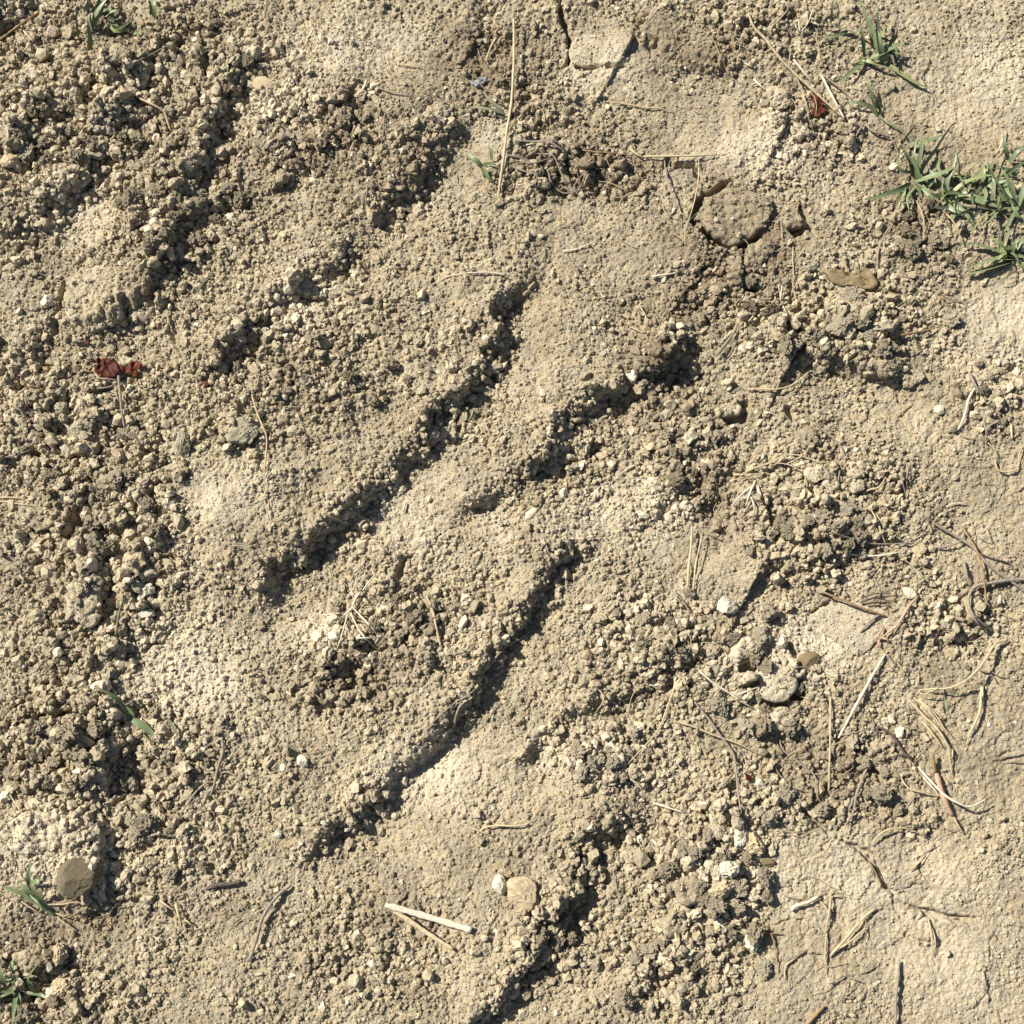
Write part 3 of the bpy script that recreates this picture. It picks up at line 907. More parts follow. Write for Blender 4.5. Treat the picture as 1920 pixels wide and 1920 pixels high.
# ------------------------------------------------------------------ single stones that can be told apart
def stone(label, mat, u, v, du, dv, hgt, rot=0.0, seed=1, name='stone', cat='stone', sub=4, planes=14, rough=0.10, flat=0.8, sink=0.25, tilt=(0, 0), **kw):
    m = lump_mesh(name, seed * 13 + 5, sub, planes, rough, flat, MATS.get(mat, M_CLOD))
    return tag(lump(name, m, u, v, du, dv, hgt, rot, sink, tilt, **kw), label, cat)


stone('smooth dark brown flat stone leaning in the trench by the grass seedling', 'brownstone', 152, 1640, 74, 60, 30, 0.95, 2, rough=.05, sink=.05, tilt=(0.15, 0.5))
stone('triangular tan stone with a sharp dark shadow beside it', 'tanstone', 980, 1668, 62, 54, 34, -0.5, 3, rough=.07, sink=.1)
stone('creamy rounded nub attached beside the triangular tan stone', 'whitestone', 938, 1658, 24, 30, 22, .2, 4)
stone('greenish white stone lying beside the deep dark hollow', 'whitestone', 1360, 1137, 36, 27, 26, -0.3, 5, sink=.05)
stone('bright white pebble alone on the smooth ridge', 'whitestone', 567, 1427, 20, 20, 16, 0, 6)
stone('tiny white pebble near the bright lone one', 'whitestone', 522, 1563, 14, 14, 12, 0, 7)
stone('white chalky pebble on bare crust between two sticks', 'whitestone', 1760, 770, 16, 18, 14, 0, 8)
stone('largest whitish stone in the row of stones beside smooth crust', 'whitestone', 1362, 1630, 42, 34, 30, .3, 9, rough=.18)
stone('cream coloured stone just below the largest whitish one', 'tanstone', 1348, 1668, 50, 36, 30, .35, 10, rough=.16)
stone('white stone closing the bottom of the stone row', 'whitestone', 1408, 1764, 22, 32, 22, .1, 11, rough=.16)
stone('last pale grey stone under the stone row', 'greystone', 1430, 1812, 26, 40, 24, .5, 12, rough=.18)
stone('knobbly pale clod at the head of the stone row', 'whitestone', 1388, 1572, 30, 32, 26, 0, 13, rough=.2)
stone('round pale clod left of the knobbly one in the stone row', 'tanstone', 1412, 1582, 34, 36, 26, .7, 14, rough=.2)
stone('pinkish smooth pebble beside the upright crust flake', 'pinkstone', 75, 789, 24, 14, 12, -.1, 15, rough=.03)
stone('grey oval pebble under the pinkish one', 'greystone', 77, 803, 30, 14, 12, 0, 16, rough=.05)
stone('bean shaped grey pebble below the oval one', 'greystone', 60, 818, 22, 16, 12, 0.3, 17, rough=.05)
stone('pale rough stone on the rim of the shaded hollow', 'greystone', 118, 768, 34, 28, 24, .5, 18, rough=.15)
stone('grey stone sunk in the shaded hollow under the forked twig', 'greystone', 155, 805, 40, 28, 24, .2, 19, rough=.15)
stone('rounded grey brown nodule with a ribbed face', 'greystone', 458, 815, 54, 48, 30, .4, 20, rough=.12)
stone('tall grey stone facing the shade by the crumb slope', 'greystone', 343, 832, 28, 42, 24, .1, 21)
stone('square tan stone in the gravelly trench above pale pebbles', 'tanstone', 256, 1048, 42, 36, 26, .8, 22, rough=.12)
stone('pale block under the square tan stone', 'greystone', 285, 1074, 34, 22, 20, -.2, 23, rough=.14)
stone('egg shaped pale pebble in the trench', 'whitestone', 276, 1108, 24, 28, 20, .4, 24, rough=.12)
stone('bluish pale pebble near the grey straw top', 'greystone', 258, 1100, 22, 24, 18, .4, 25)
stone('oval white pebble lowest in the gravelly trench', 'whitestone', 275, 1151, 30, 20, 18, .1, 26, rough=.14)
stone('white lump in the pile of crumbs on the upper ridge', 'whitestone', 293, 402, 18, 16, 16, .3, 27)
stone('second white lump just below the first on the crumb pile', 'whitestone', 290, 417, 22, 18, 18, -.3, 28)
stone('bright white crumb beside the crumb pile', 'whitestone', 406, 321, 16, 14, 12, 0, 29)
stone('ivory lump on the right hand end of the crumb pile', 'whitestone', 434, 412, 22, 18, 18, 0, 30)
stone('brown ridged clod on top of the crumb pile', '', 338, 382, 56, 28, 28, -.6, 31, name='soil_clod', cat='clod', sub=4, rough=.16)
stone('long clod with a flat lit top on the crumb pile', '', 365, 384, 44, 26, 26, .3, 32, name='soil_clod', cat='clod', rough=.16)
stone('dark pitted clod at the foot of the crumb pile', '', 333, 402, 34, 26, 24, 0, 33, name='soil_clod', cat='clod', rough=.2, damp=.5)
stone('grey wedge of stone half buried in bare soil near the top', 'greystone', 492, 262, 40, 18, 16, -.35, 34, sink=.45)
stone('light triangular flake lying flat near the top of the ridge', 'tanstone', 493, 156, 40, 26, 10, -.2, 35, planes=7, rough=.05)
stone('smooth grey stone in the shady furrow', 'greystone', 153, 296, 34, 26, 18, .5, 36, rough=.04, sink=.4)
stone('flat grey stone touching the smooth one in the furrow', 'greystone', 178, 284, 38, 24, 16, -.3, 37, rough=.05, sink=.4)
stone('domed yellowish stone at the edge with a twig behind it', 'tanstone', 22, 304, 34, 30, 26, -.3, 38)
stone('smooth pinkish pebble under the grass at the top corner', 'pinkstone', 98, 58, 24, 20, 16, .3, 39, rough=.05)
stone('chalk white fleck on the flank of the middle ridge', 'whitestone', 995, 964, 26, 12, 8, .7, 40, planes=7)
stone('white fleck on bare ground beyond the middle ridge', 'whitestone', 1206, 966, 22, 10, 8, -.4, 41, planes=7)
stone('pale fleck high on the inner tread bar', 'whitestone', 1017, 737, 14, 12, 9, 0, 42)
stone('pale fleck with a small dark pit beside it', 'whitestone', 1056, 925, 16, 18, 12, 0, 43)
stone('white chip beside the shaded furrow wall', 'whitestone', 654, 1552, 18, 12, 12, .5, 44)
stone('cream pebble uppermost in the cluster of pale pebbles', 'whitestone', 1144, 1402, 22, 20, 18, 0, 45)
stone('ivory pebble on the near side of the pale pebble cluster', 'whitestone', 1086, 1438, 18, 20, 16, 0, 46)
stone('grey pebble balanced among crumbs at the furrow end', 'greystone', 1030, 1743, 26, 22, 18, .4, 47)
stone('white nodule next to the bunch of white sprout roots', 'whitestone', 598, 1192, 20, 22, 18, 0, 48)
stone('second white nodule next to the sprout roots', 'whitestone', 628, 1190, 20, 20, 16, 0, 49)
stone('cream stone topping the crumbs above the red bark twig', 'whitestone', 1704, 1113, 26, 20, 16, -.3, 50)
stone('flat orange tan chip under the grey rootlet bundle', 'tanstone', 1721, 1030, 26, 20, 8, .3, 51, planes=7)
stone('large yellowish clod on the pale ridge of clods', '', 1572, 612, 44, 34, 30, .4, 52, name='soil_clod', cat='clod', rough=.16, pale=.6)
stone('rough yellow clod beside the large one on the pale ridge', '', 1630, 630, 34, 30, 26, -.3, 53, name='soil_clod', cat='clod', rough=.18, pale=.45)
stone('grey rounded clod beside the olive flake', 'greystone', 1514, 506, 26, 14, 16, .1, 54)
stone('cream lump in the dark heap of crumbs by the root tangle', 'whitestone', 1530, 976, 24, 18, 18, 0, 55)
stone('pale yellow lump low in the dark heap of crumbs', 'tanstone', 1450, 1040, 20, 22, 18, .4, 56)
stone('olive brown rounded stone half sunk by the pale slab', 'oliveflake', 1516, 1238, 36, 30, 18, .1, 57, rough=.05, sink=.45)
stone('brown smooth pebble half sunk near the stalk end', 'oliveflake', 1438, 1615, 26, 18, 14, .2, 58, rough=.04, sink=.4)
stone('white block casting a black shadow by the dark hollow edge', 'whitestone', 97, 1865, 22, 22, 18, .2, 59)
stone('crumbly tan block behind the white block at the hollow', 'tanstone', 122, 1846, 34, 28, 26, .5, 60, rough=.2)
stone('upright tan block near the shelf over the dark grass', 'tanstone', 114, 1786, 28, 34, 26, 0, 61, rough=.18)

# ------------------------------------------------------------------ individual clods, thickest where the soil is loosest
LUMPS = [lump_mesh('soil_clod', 400 + i, 4, 11 + i, 0.30, 0.82, M_CLOD, sharp=0.66) for i in range(10)]
HEAPS = [  # u, v, ru, rv, how many, size, kind, pale, browner
    (330, 390, 90, 90, 24, 17, 'tan', .1, .2), (110, 240, 130, 110, 28, 15, 'grey', .1, .1), (410, 110, 110, 60, 16, 14, 'knobbly', .1, .2), (225, 960, 90, 130, 34, 16, 'pale', .3, 0),
    (120, 1410, 90, 70, 22, 18, 'rough', .3, .1), (285, 1480, 90, 130, 26, 15, 'light', .35, 0), (1590, 620, 110, 45, 26, 18, 'yellowish', .35, 0), (1520, 970, 130, 80, 34, 16, 'tan', .3, .1),
    (1430, 1290, 90, 110, 24, 18, 'yellowish', .4, 0), (1350, 1650, 100, 130, 34, 18, 'pale', .4, 0), (1130, 1425, 80, 45, 20, 15, 'cream', .6, 0), (1040, 1750, 50, 55, 12, 15, 'grey', .2, 0),
    (1230, 1190, 70, 70, 18, 13, 'grey', .2, .1), (60, 1880, 100, 60, 16, 19, 'rough', .3, .1), (760, 1180, 100, 60, 16, 15, 'tan', .2, .1), (600, 700, 190, 110, 22, 12, 'small grey', .1, .1),
    (1600, 1480, 90, 60, 16, 14, 'pale', .4, 0), (1850, 750, 60, 70, 14, 12, 'small tan', .2, 0), (1290, 860, 60, 70, 16, 13, 'grey', .2, .2), (1690, 450, 60, 70, 14, 14, 'brown', .1, .3),
    (1420, 540, 60, 40, 12, 14, 'brown', .1, .4), (1230, 1800, 80, 60, 12, 15, 'pale', .3, .1),
]
MARKS = [
    (293, 408, 'white lumps on the crumb pile'), (165, 290, 'smooth grey stones in the furrow'), (170, 50, 'corner grass'), (425, 130, 'minute seedling'), (155, 1130, 'squarish tan clod'), (256, 1048, 'square tan stone'),
    (223, 1155, 'grey straw in the trench'), (140, 1388, 'rusty brown lump'), (80, 1560, 'crusty pale clod'), (245, 1350, 'bent green shoot'), (152, 1640, 'dark brown stone'), (1572, 612, 'large yellow ridge clod'), (1668, 690, 'dark angular block'),
    (1595, 522, 'olive flake'), (1400, 925, 'forked white sprig'), (1527, 888, 'wedge shaped clod'), (1555, 908, 'five sided clod'), (1606, 880, 'square heap clod'), (1640, 1040, 'white straw bar'), (1530, 976, 'cream heap lump'),
    (1390, 1218, 'knobbly yellow clod'), (1460, 1280, 'largest yellow clod'), (1466, 1348, 'blocky yellow clod'), (1360, 1137, 'greenish white stone'), (1347, 1550, 'topmost stone row clod'), (1362, 1630, 'largest whitish stone'),
    (1292, 1670, 'large brown clod'), (1408, 1764, 'closing white stone'), (1144, 1402, 'uppermost cream pebble'), (1086, 1438, 'ivory pebble'), (1030, 1743, 'grey balanced pebble'), (97, 1865, 'white block'), (60, 1802, 'ragged crust shelf'),
    (660, 1150, 'bleached sprout'), (815, 1165, 'slim tapering stick'), (458, 815, 'ribbed grey nodule'), (495, 850, 'long bent stem'), (1556, 1400, 'upright brown straw'), (1810, 765, 'bent white stick'), (1360, 770, 'rim cracked clod'), (1660, 460, 'hooked brown root'),
    (1370, 410, 'cracked slab'), (1266, 1735, 'weathered lump'), (1300, 1050, 'pale upright straws'), (45, 775, 'upright crust flake'), (343, 832, 'tall grey stone'), (220, 690, 'red leaf'), (980, 1668, 'triangular tan stone'), (1600, 1490, 'bent grey twig'),
    (1770, 1490, 'brown leaf sheath'), (20, 304, 'domed edge stone'), (338, 385, 'ridged pile clod'), (205, 555, 'overhanging crust plate'), (230, 100, 'tilted shaded clod'), (567, 1427, 'lone bright pebble'), (1120, 750, 'inner tread bar edge'), (1260, 1200, 'tread bar end roots'),
]
rr_ = random.Random(21)
GC = 'loose soil clods scattered on the ground'
made = []
for (hu, hv, ru, rv, cnt, sz, kind_, pl_, br_) in HEAPS:
    done = 0
    cnt = int(cnt * 0.66)
    while done < cnt:
        a, b = rr_.gauss(0, .55), rr_.gauss(0, .55)
        uu, vv = hu + a * ru, hv + b * rv
        if not (6 < uu < 1914 and 6 < vv < 1914):
            continue
        d = min(38.0, max(13.0, sz * rr_.lognormvariate(0.32, .30)))
        o = lump('soil_clod', rr_.choice(LUMPS), uu, vv, d * rr_.uniform(.8, 1.25), d * rr_.uniform(.75, 1.1), d * rr_.uniform(.65, .95), rr_.uniform(0, 6.28), 0.10,
                 (rr_.uniform(-.6, .6), rr_.uniform(-.6, .6)), tone=rr_.uniform(.86, 1.2), pale=min(1, max(0, pl_ + rr_.gauss(0, .18))), damp=min(1, max(0, br_ + rr_.gauss(0, .12))))
        made.append((o, uu, vv, d, kind_))
        done += 1
# each clod is named by the nearest landmark, the side of it, and its turn outwards from it
ORD = ['closest', 'second', 'third', 'fourth', 'fifth', 'sixth', 'seventh', 'eighth', 'ninth', 'tenth', 'eleventh', 'twelfth', 'thirteenth', 'fourteenth', 'fifteenth']
sect = {}
for o, uu, vv, d, kind_ in made:
    mu, mv, ph = min(MARKS, key=lambda m: (m[0] - uu) ** 2 + (m[1] - vv) ** 2)
    dx_, dy_ = uu - mu, vv - mv
    side = ('right of' if dx_ > 0 else 'left of') if abs(dx_) > abs(dy_) else ('below' if dy_ > 0 else 'above')
    sect.setdefault((ph, side), []).append((math.hypot(dx_, dy_), o, kind_))
for (ph, side), lst in sect.items():
    lst.sort(key=lambda t: t[0])
    for i_, (_, o, kind_) in enumerate(lst):
        if len(lst) == 1:
            lb = f'lone {kind_} soil clod {side} the {ph}'
        elif i_ == 0:
            lb = f'{kind_} soil clod closest {side} the {ph}'
        elif i_ == len(lst) - 1:
            lb = f'{kind_} soil clod farthest out {side} the {ph}'
        else:
            lb = f'{kind_} soil clod, {ORD[i_]} one counting outwards {side} the {ph}'
        tag(o, lb, 'clod', GC)

# ------------------------------------------------------------------ straws, stems and roots
S_, R_, T_ = 'dry straws lying on the soil', 'rootlets lying on the soil', 'thin twigs lying on the soil'
strand('straw', 'long straight pale straw standing over the root tangle near the top', 'straw', 'straw', 8.5, [(963, 34), (964, 70), (963, 130), (959, 190), (951, 240), (945, 290), (938, 340), (934, 373)], S_, stiff=120, lift=8, e0=16, taper=.1, nodes=1, wob=.3)
strand('straw', 'dry papery sheath peeling from the node of the long straight straw', 'straw', 'root', 8, [(967, 200), (966, 222), (952, 244), (943, 266), (932, 300)], S_, flat=.5, lift=8, stiff=20)
strand('straw', 'pale yellow straw lying level above the cracked slab', 'straw', 'straw', 7, [(1206, 293), (1250, 293), (1300, 292), (1344, 290)], S_, stiff=90, lift=8, taper=.35, wob=.3)
strand('straw', 'split straw tip joining the level yellow straw', 'straw', 'straw', 7, [(1180, 278), (1192, 288), (1208, 297)], S_, lift=5)
strand('stem', 'thin dark stem leading up to the level yellow straw', 'stem', 'brown', 5, [(1092, 281), (1140, 287), (1188, 292)], T_, lift=4)
strand('straw', 'upright forked dry stalk beside the cracked slab fissure', 'straw', 'grey', 5, [[(1246, 298), (1248, 325), (1258, 352), (1270, 385), (1276, 425)], [(1268, 282), (1258, 302), (1250, 322)]], S_, lift=8)
strand('straw', 'fine pale stalk crossing the black fissure of the slab', 'straw', 'straw', 4, [[(1310, 300), (1309, 335), (1303, 370), (1294, 400), (1285, 432), (1284, 460)], [(1304, 296), (1308, 320)]], S_, lift=6, stiff=40)
strand('straw', 'long brown straw slanting down to the russet leaf', 'straw', 'root', 8.5, [(1403, 24), (1414, 50), (1436, 74), (1462, 108), (1500, 148), (1540, 184), (1578, 218)], S_, stiff=60, lift=8, taper=.3, nodes=2, wob=.6)
strand('straw', 'short bleached straw beside the long brown one', 'straw', 'white', 8, [(1488, 112), (1506, 134), (1525, 156)], S_, stiff=30, lift=6, taper=.2, wob=.2)
strand('straw', 'bleached straw leaning on the russet leaf', 'straw', 'white', 8.5, [(1541, 142), (1552, 164), (1566, 192), (1583, 222)], S_, stiff=40, lift=6, taper=.2, wob=.3)
strand('straw', 'greyish stalk running from the bleached straw towards the grass', 'straw', 'grey', 6, [(1540, 138), (1562, 156), (1584, 172), (1598, 190)], S_, lift=5)
strand('straw', 'white frayed straw butt left of the russet leaf straws', 'straw', 'white', 7, [[(1413, 148), (1424, 160), (1438, 171)], [(1410, 158), (1428, 152)]], S_, lift=4)
strand('straw', 'tiny pale straw above the frayed straw butt', 'straw', 'white', 5, [(1396, 118), (1411, 126)], S_)
strand('straw', 'white dried tuft of leaf bases under the top edge', 'straw', 'white', 6, [[(1500, 64), (1497, 38)], [(1501, 62), (1518, 40), (1526, 12)], [(1500, 62), (1490, 46)], [(1518, 40), (1536, 47)]], S_, lift=5, e1=10)
strand('rootlet', 'looping hair root hanging from the top edge beside the brown straw', 'root', 'root', 4, [(1472, 4), (1478, 16), (1462, 34), (1444, 52), (1438, 68)], R_)
strand('rootlet', 'branched hair root crossing the russet leaf', 'root', 'root', 4.2, [[(1482, 98), (1480, 128), (1494, 150), (1504, 172), (1510, 192), (1516, 220), (1521, 240)], [(1510, 184), (1524, 178), (1530, 200), (1528, 216)], [(1440, 78), (1460, 80), (1478, 79)], [(1520, 160), (1536, 178), (1546, 192)]], R_, lift=5)
strand('twig', 'forked grey twig below the middle grass shoot', 'twig', 'grey', 8, [[(1622, 228), (1634, 244), (1652, 252), (1668, 258)], [(1621, 229), (1610, 248), (1600, 268)]], T_, lift=5)
strand('rootlet', 'thin grey runner climbing into the spreading grass', 'root', 'grey', 5, [(1640, 226), (1658, 250), (1676, 268), (1690, 300)], R_)
strand('straw', 'short straw standing on the olive flake', 'straw', 'straw', 6, [(1574, 468), (1582, 492), (1591, 516)], S_, lift=4, e0=14, taper=.1)
strand('rootlet', 'curved brown root hooking up beside the olive flake', 'root', 'grey', 6.5, [(1646, 512), (1647, 480), (1654, 450), (1664, 430), (1676, 414)], R_)
strand('rootlet', 'white thread root hanging under the spreading grass', 'root', 'root', 4.5, [(1718, 376), (1728, 396), (1734, 420), (1732, 452)], R_, lift=5)
strand('straw', 'pale straw on the open soil beyond the curved brown root', 'straw', 'root', 5, [(1690, 502), (1712, 490), (1731, 478)], S_)
strand('straw', 'grey straw poking out of the grass near the frame edge', 'straw', 'white', 5, [(1886, 246), (1878, 268), (1867, 290)], S_, lift=6)
strand('rootlet', 'pale curved root end above the pale ridge of clods', 'root', 'root', 8, [(1404, 602), (1420, 586), (1444, 574), (1470, 568), (1496, 556)], R_, taper=.4)
strand('straw', 'small white dried tuft standing above the curved root end', 'straw', 'white', 5, [[(1464, 568), (1466, 534)], [(1464, 560), (1458, 532)], [(1466, 552), (1476, 534)], [(1464, 566), (1484, 604)]], S_, lift=5, e1=8)
strand('rootlet', 'fine upright rootlet under the notched soil piece', 'root', 'root', 4, [[(1487, 462), (1488, 500), (1486, 550)], [(1464, 412), (1466, 440), (1470, 470)]], R_, stiff=40)
strand('twig', 'thin straight brown stick along the top of the clod ridge', 'twig', 'brown', 6, [(1660, 636), (1720, 622), (1788, 604)], T_, stiff=60, lift=4)
strand('pod', 'dark pointed husk at the head of the thin brown stick', 'husk', 'grey', 9, [(1617, 628), (1640, 618), (1664, 616)], None, flat=.6, taper=.6)
strand('straw', 'folded dry leaf blade on bare soil below the rootlet cross', 'straw', 'olive', 11, [[(1342, 668), (1356, 650), (1372, 628), (1384, 608)], [(1364, 672), (1374, 656), (1382, 640)]], S_, flat=.4, lift=5)
strand('rootlet', 'star of thin rootlets on the ridge end', 'root', 'root', 4.2, [[(1198, 570), (1210, 592), (1209, 610), (1204, 622)], [(1180, 612), (1204, 620), (1232, 623)], [(1196, 578), (1216, 568)]], R_, lift=5)
strand('straw', 'short white straw below the cracked slab', 'straw', 'white', 7, [(1221, 519), (1246, 515), (1270, 511)], S_, stiff=30, taper=.7, wob=.2)
strand('straw', 'slim straw lying on crust beneath the root tangle', 'straw', 'white', 6, [(1056, 471), (1084, 465), (1116, 452)], S_, stiff=30, taper=.5)
strand('straw', 'pale straw flat on the ridge with a long faint tail', 'straw', 'white', 6, [[(948, 516), (914, 512), (876, 511)], [(880, 511), (838, 520), (802, 540)]], S_, stiff=30)
strand('rootlet', 'white root crossing smooth crust beneath the long black crack', 'root', 'root', 6, [(1144, 191), (1172, 195), (1208, 200), (1240, 203), (1264, 211)], R_)
GT = [[(964, 263), (1000, 267), (1032, 268), (1060, 284)], [(1010, 264), (1036, 262), (1054, 276)], [(966, 300), (996, 306), (1030, 296), (1046, 300)], [(1008, 288), (1036, 292), (1046, 310), (1060, 340), (1085, 366), (1090, 378)],
      [(962, 312), (990, 322), (1006, 328), (1004, 346)], [(986, 294), (1000, 284), (1014, 276)], [(1010, 308), (1022, 318)], [(1028, 322), (1036, 344), (1060, 362), (1100, 354)], [(1075, 350), (1090, 330), (1106, 320)], [(950, 290), (986, 300), (1000, 312)]]
strand('root_tangle', 'tangle of brown roots hanging over the dark pit beside the long straw', 'roots', 'grey', 6.5, GT, None, lift=8)
strand('straw', 'grey straw stub beside the dark flake at the top', 'straw', 'root', 7, [(931, 70), (921, 90), (911, 116)], S_, stiff=20, taper=.1, e0=8)
strand('twig', 'short grey stick end at the top edge', 'twig', 'grey', 10, [(918, 22), (928, 10), (938, 2)], T_, taper=.2)
strand('twig', 'jointed brown rootlet near the dark needle', 'twig', 'grey', 6, [[(778, 203), (796, 188), (812, 178)], [(712, 166), (746, 176), (790, 180), (830, 186)], [(797, 182), (804, 196)]], T_)
strand('rootlet', 'pale rootlet laid above the jointed brown one', 'root', 'root', 5, [(792, 172), (808, 162), (828, 150)], R_)
strand('straw', 'curved pale straw scrap on the smooth brow', 'straw', 'white', 8, [(687, 150), (682, 164), (664, 180)], S_, taper=.6)
strand('straw', 'pair of fine straws crossing on the smooth brow', 'straw', 'straw', 5, [[(744, 120), (770, 123), (792, 125)], [(778, 104), (794, 116), (810, 128)]], S_)
strand('straw', 'dark green needle leaf stuck to the ridge', 'leaf', 'olive', 6, [(723, 210), (719, 240), (714, 275)], S_, stiff=20)
strand('rootlet', 'looping root at the shaded furrow wall', 'root', 'grey', 5, [[(684, 394), (688, 360), (690, 344), (712, 332), (738, 324)], [(704, 342), (722, 354), (740, 350)], [(640, 386), (660, 366), (672, 350)]], R_, lift=5)
strand('straw', 'slender pale stalk slanting out of the grass pit at the top', 'straw', 'olive', 5.5, [(228, 128), (258, 114), (290, 97), (322, 82), (350, 62)], S_, stiff=40, lift=6)
strand('stem', 'dark greenish stem cutting the top corner', 'stem', 'brown', 6, [(-4, 78), (30, 52), (56, 34), (80, 18)], T_, stiff=30, lift=8)
strand('straw', 'short white straw beneath the dark greenish stem', 'straw', 'white', 4.5, [(44, 57), (52, 66), (62, 78)], S_)
strand('rootlet', 'bent pale root pointing down the upper ridge', 'root', 'root', 7, [(238, 168), (262, 184), (292, 200), (308, 212), (314, 228), (320, 246)], R_, taper=.1, lift=4)
strand('rootlet', 'thin grey rootlet beside the half buried stone wedge', 'root', 'grey', 4, [(474, 273), (492, 286), (510, 298)], R_)
strand('rootlet', 'coiled rootlet under the overhanging crust plate', 'root', 'root', 4, [(282, 604), (300, 592), (312, 594), (314, 606), (304, 618), (280, 628)], R_, lift=4)
strand('straw', 'grey straw in the crumbs above the red flecks', 'straw', 'olive', 6, [(370, 548), (382, 532), (396, 518)], S_, taper=.2)
strand('twig', 'forked pinkish twig below the big red leaf', 'twig', 'grey', 8, [[(222, 690), (224, 712), (226, 740), (228, 770), (234, 804)], [(224, 714), (206, 711), (184, 710), (166, 712)], [(220, 720), (204, 727), (180, 728)], [(225, 756), (218, 742)]], T_, lift=8, stiff=30)
strand('rootlet', 'long bent brown stem on the smooth middle ridge', 'root', 'root', 5.5, [[(472, 740), (480, 764), (490, 792), (500, 818), (500, 850), (496, 880), (495, 922)], [(496, 938), (500, 958), (506, 976)], [(508, 977), (530, 968), (554, 956)]], R_, lift=4)
strand('straw', 'bunch of pale straw ends at the plot side by the flat clay plate', 'straw', 'straw', 6, [[(-4, 933), (20, 933), (36, 934)], [(-4, 940), (30, 944), (60, 948)], [(-4, 965), (16, 958), (32, 952)]], S_)
strand('straw', 'grey straw near the side above the flat clay plate', 'straw', 'grey', 6, [(-4, 860), (24, 854), (60, 842)], S_)
strand('straw', 'pale grey straw in the trench under the squarish clod', 'straw', 'olive', 9, [(217, 1192), (223, 1160), (231, 1122)], S_, stiff=30, taper=.6, lift=5)
strand('rootlet', 'grey matted roots at the side below the flat clay plate', 'root', 'grey', 5, [[(-4, 1142), (20, 1136), (44, 1128)], [(30, 1132), (36, 1116), (40, 1100)], [(-4, 1110), (14, 1104), (30, 1096)], [(40, 1128), (46, 1110)]], R_)
strand('root_tangle', 'bleached white sprout with fine branching roots on the ridge', 'roots', 'white', 7, [[(676, 1110), (666, 1124), (656, 1142), (640, 1156)], [(656, 1144), (664, 1160), (676, 1184), (692, 1204), (706, 1216)], [(660, 1138), (680, 1158), (698, 1176), (712, 1196)], [(652, 1146), (646, 1172), (638, 1200), (632, 1216)], [(668, 1196), (690, 1196), (712, 1194)], [(680, 1108), (692, 1092), (704, 1078)], [(640, 1150), (618, 1152), (600, 1154)]], None, lift=5)
strand('rootlet', 'brown rootlet above the bleached white sprout', 'root', 'grey', 5, [[(684, 1040), (682, 1056), (664, 1074), (655, 1096)], [(640, 1078), (646, 1088), (648, 1100)], [(697, 1114), (702, 1132), (704, 1148)]], R_)
strand('straw', 'yellowish straw stub standing in the shade near the sprout', 'straw', 'straw', 7, [(764, 1108), (756, 1122), (746, 1138)], S_, taper=.1)
strand('straw', 'slim tapering stick across the crumbs past the white sprout', 'straw', 'root', 8, [(800, 1118), (812, 1150), (820, 1180), (827, 1212)], S_, stiff=30, taper=.1, lift=3)
strand('rootlet', 'fine curved root at the head of the long furrow', 'root', 'grey', 4, [(1024, 1018), (1030, 1036), (1042, 1052), (1040, 1068)], R_)
strand('straw', 'white straw scrap on the inner furrow floor', 'straw', 'white', 7, [(760, 942), (756, 958)], S_, taper=.1)
strand('rootlet', 'root lying along the shaded edge of the long furrow', 'root', 'grey', 6, [[(1000, 1180), (972, 1198), (950, 1210), (925, 1240), (900, 1270)], [(905, 1282), (876, 1304), (850, 1318), (800, 1368), (792, 1400)]], R_)
strand('rootlet', 'pale hooked root end in the long furrow', 'root', 'grey', 8, [(850, 1366), (854, 1344), (862, 1326), (872, 1318), (884, 1318)], R_, taper=.2, lift=3)
strand('rootlet', 'branched buried root on the slope below the green shoot', 'root', 'grey', 10, [[(416, 1382), (418, 1410), (410, 1440), (404, 1466), (394, 1492)], [(392, 1464), (370, 1484), (352, 1508), (340, 1524)], [(404, 1462), (420, 1448), (440, 1456), (450, 1470)], [(418, 1416), (426, 1430)]], R_, taper=.5)
strand('rootlet', 'curved brown root standing out of the lower ridge', 'root', 'grey', 10, [(545, 1660), (524, 1676), (504, 1700), (488, 1728), (480, 1760), (472, 1790), (464, 1802)], R_, lift=6, taper=.2)
strand('straw', 'clump of dead straw ends with dark roots on the lower ridge', 'straw', 'straw', 9, [[(330, 1692), (334, 1714), (340, 1738)], [(300, 1688), (314, 1700), (328, 1708)], [(342, 1722), (354, 1730), (364, 1738)], [(326, 1720), (334, 1736)]], S_, lift=5)
strand('rootlet', 'dark wiry roots of the dead straw clump', 'root', 'dark', 4, [[(344, 1672), (348, 1690), (352, 1706)], [(352, 1700), (366, 1680), (378, 1664)], [(344, 1742), (366, 1744), (386, 1736)], [(358, 1740), (360, 1758)]], R_)
strand('twig', 'dark crusted twig piece near the dead straw clump', 'twig', 'dark', 14, [(386, 1668), (408, 1660), (430, 1658), (452, 1653)], T_, taper=.2)
strand('straw', 'straw on the pale crust at the plot side', 'straw', 'straw', 5, [(12, 1476), (30, 1508), (46, 1534), (60, 1558)], S_, stiff=20)
strand('straw', 'broad bleached straw blade of the lying pair', 'straw', 'white', 19, [(722, 1697), (770, 1710), (830, 1728), (884, 1744)], S_, flat=.22, stiff=90, taper=0, wob=.3, lift=4, sides=8)
strand('straw', 'narrower yellow straw of the lying pair', 'straw', 'straw', 14, [(738, 1708), (770, 1728), (812, 1756), (850, 1780)], S_, flat=.35, stiff=90, taper=.3, wob=.3, lift=4, sides=8)
strand('straw', 'short green stalk crossing under the straw pair', 'stem', 'olive', 6, [(776, 1686), (786, 1702), (800, 1732), (808, 1744)], S_, stiff=30)
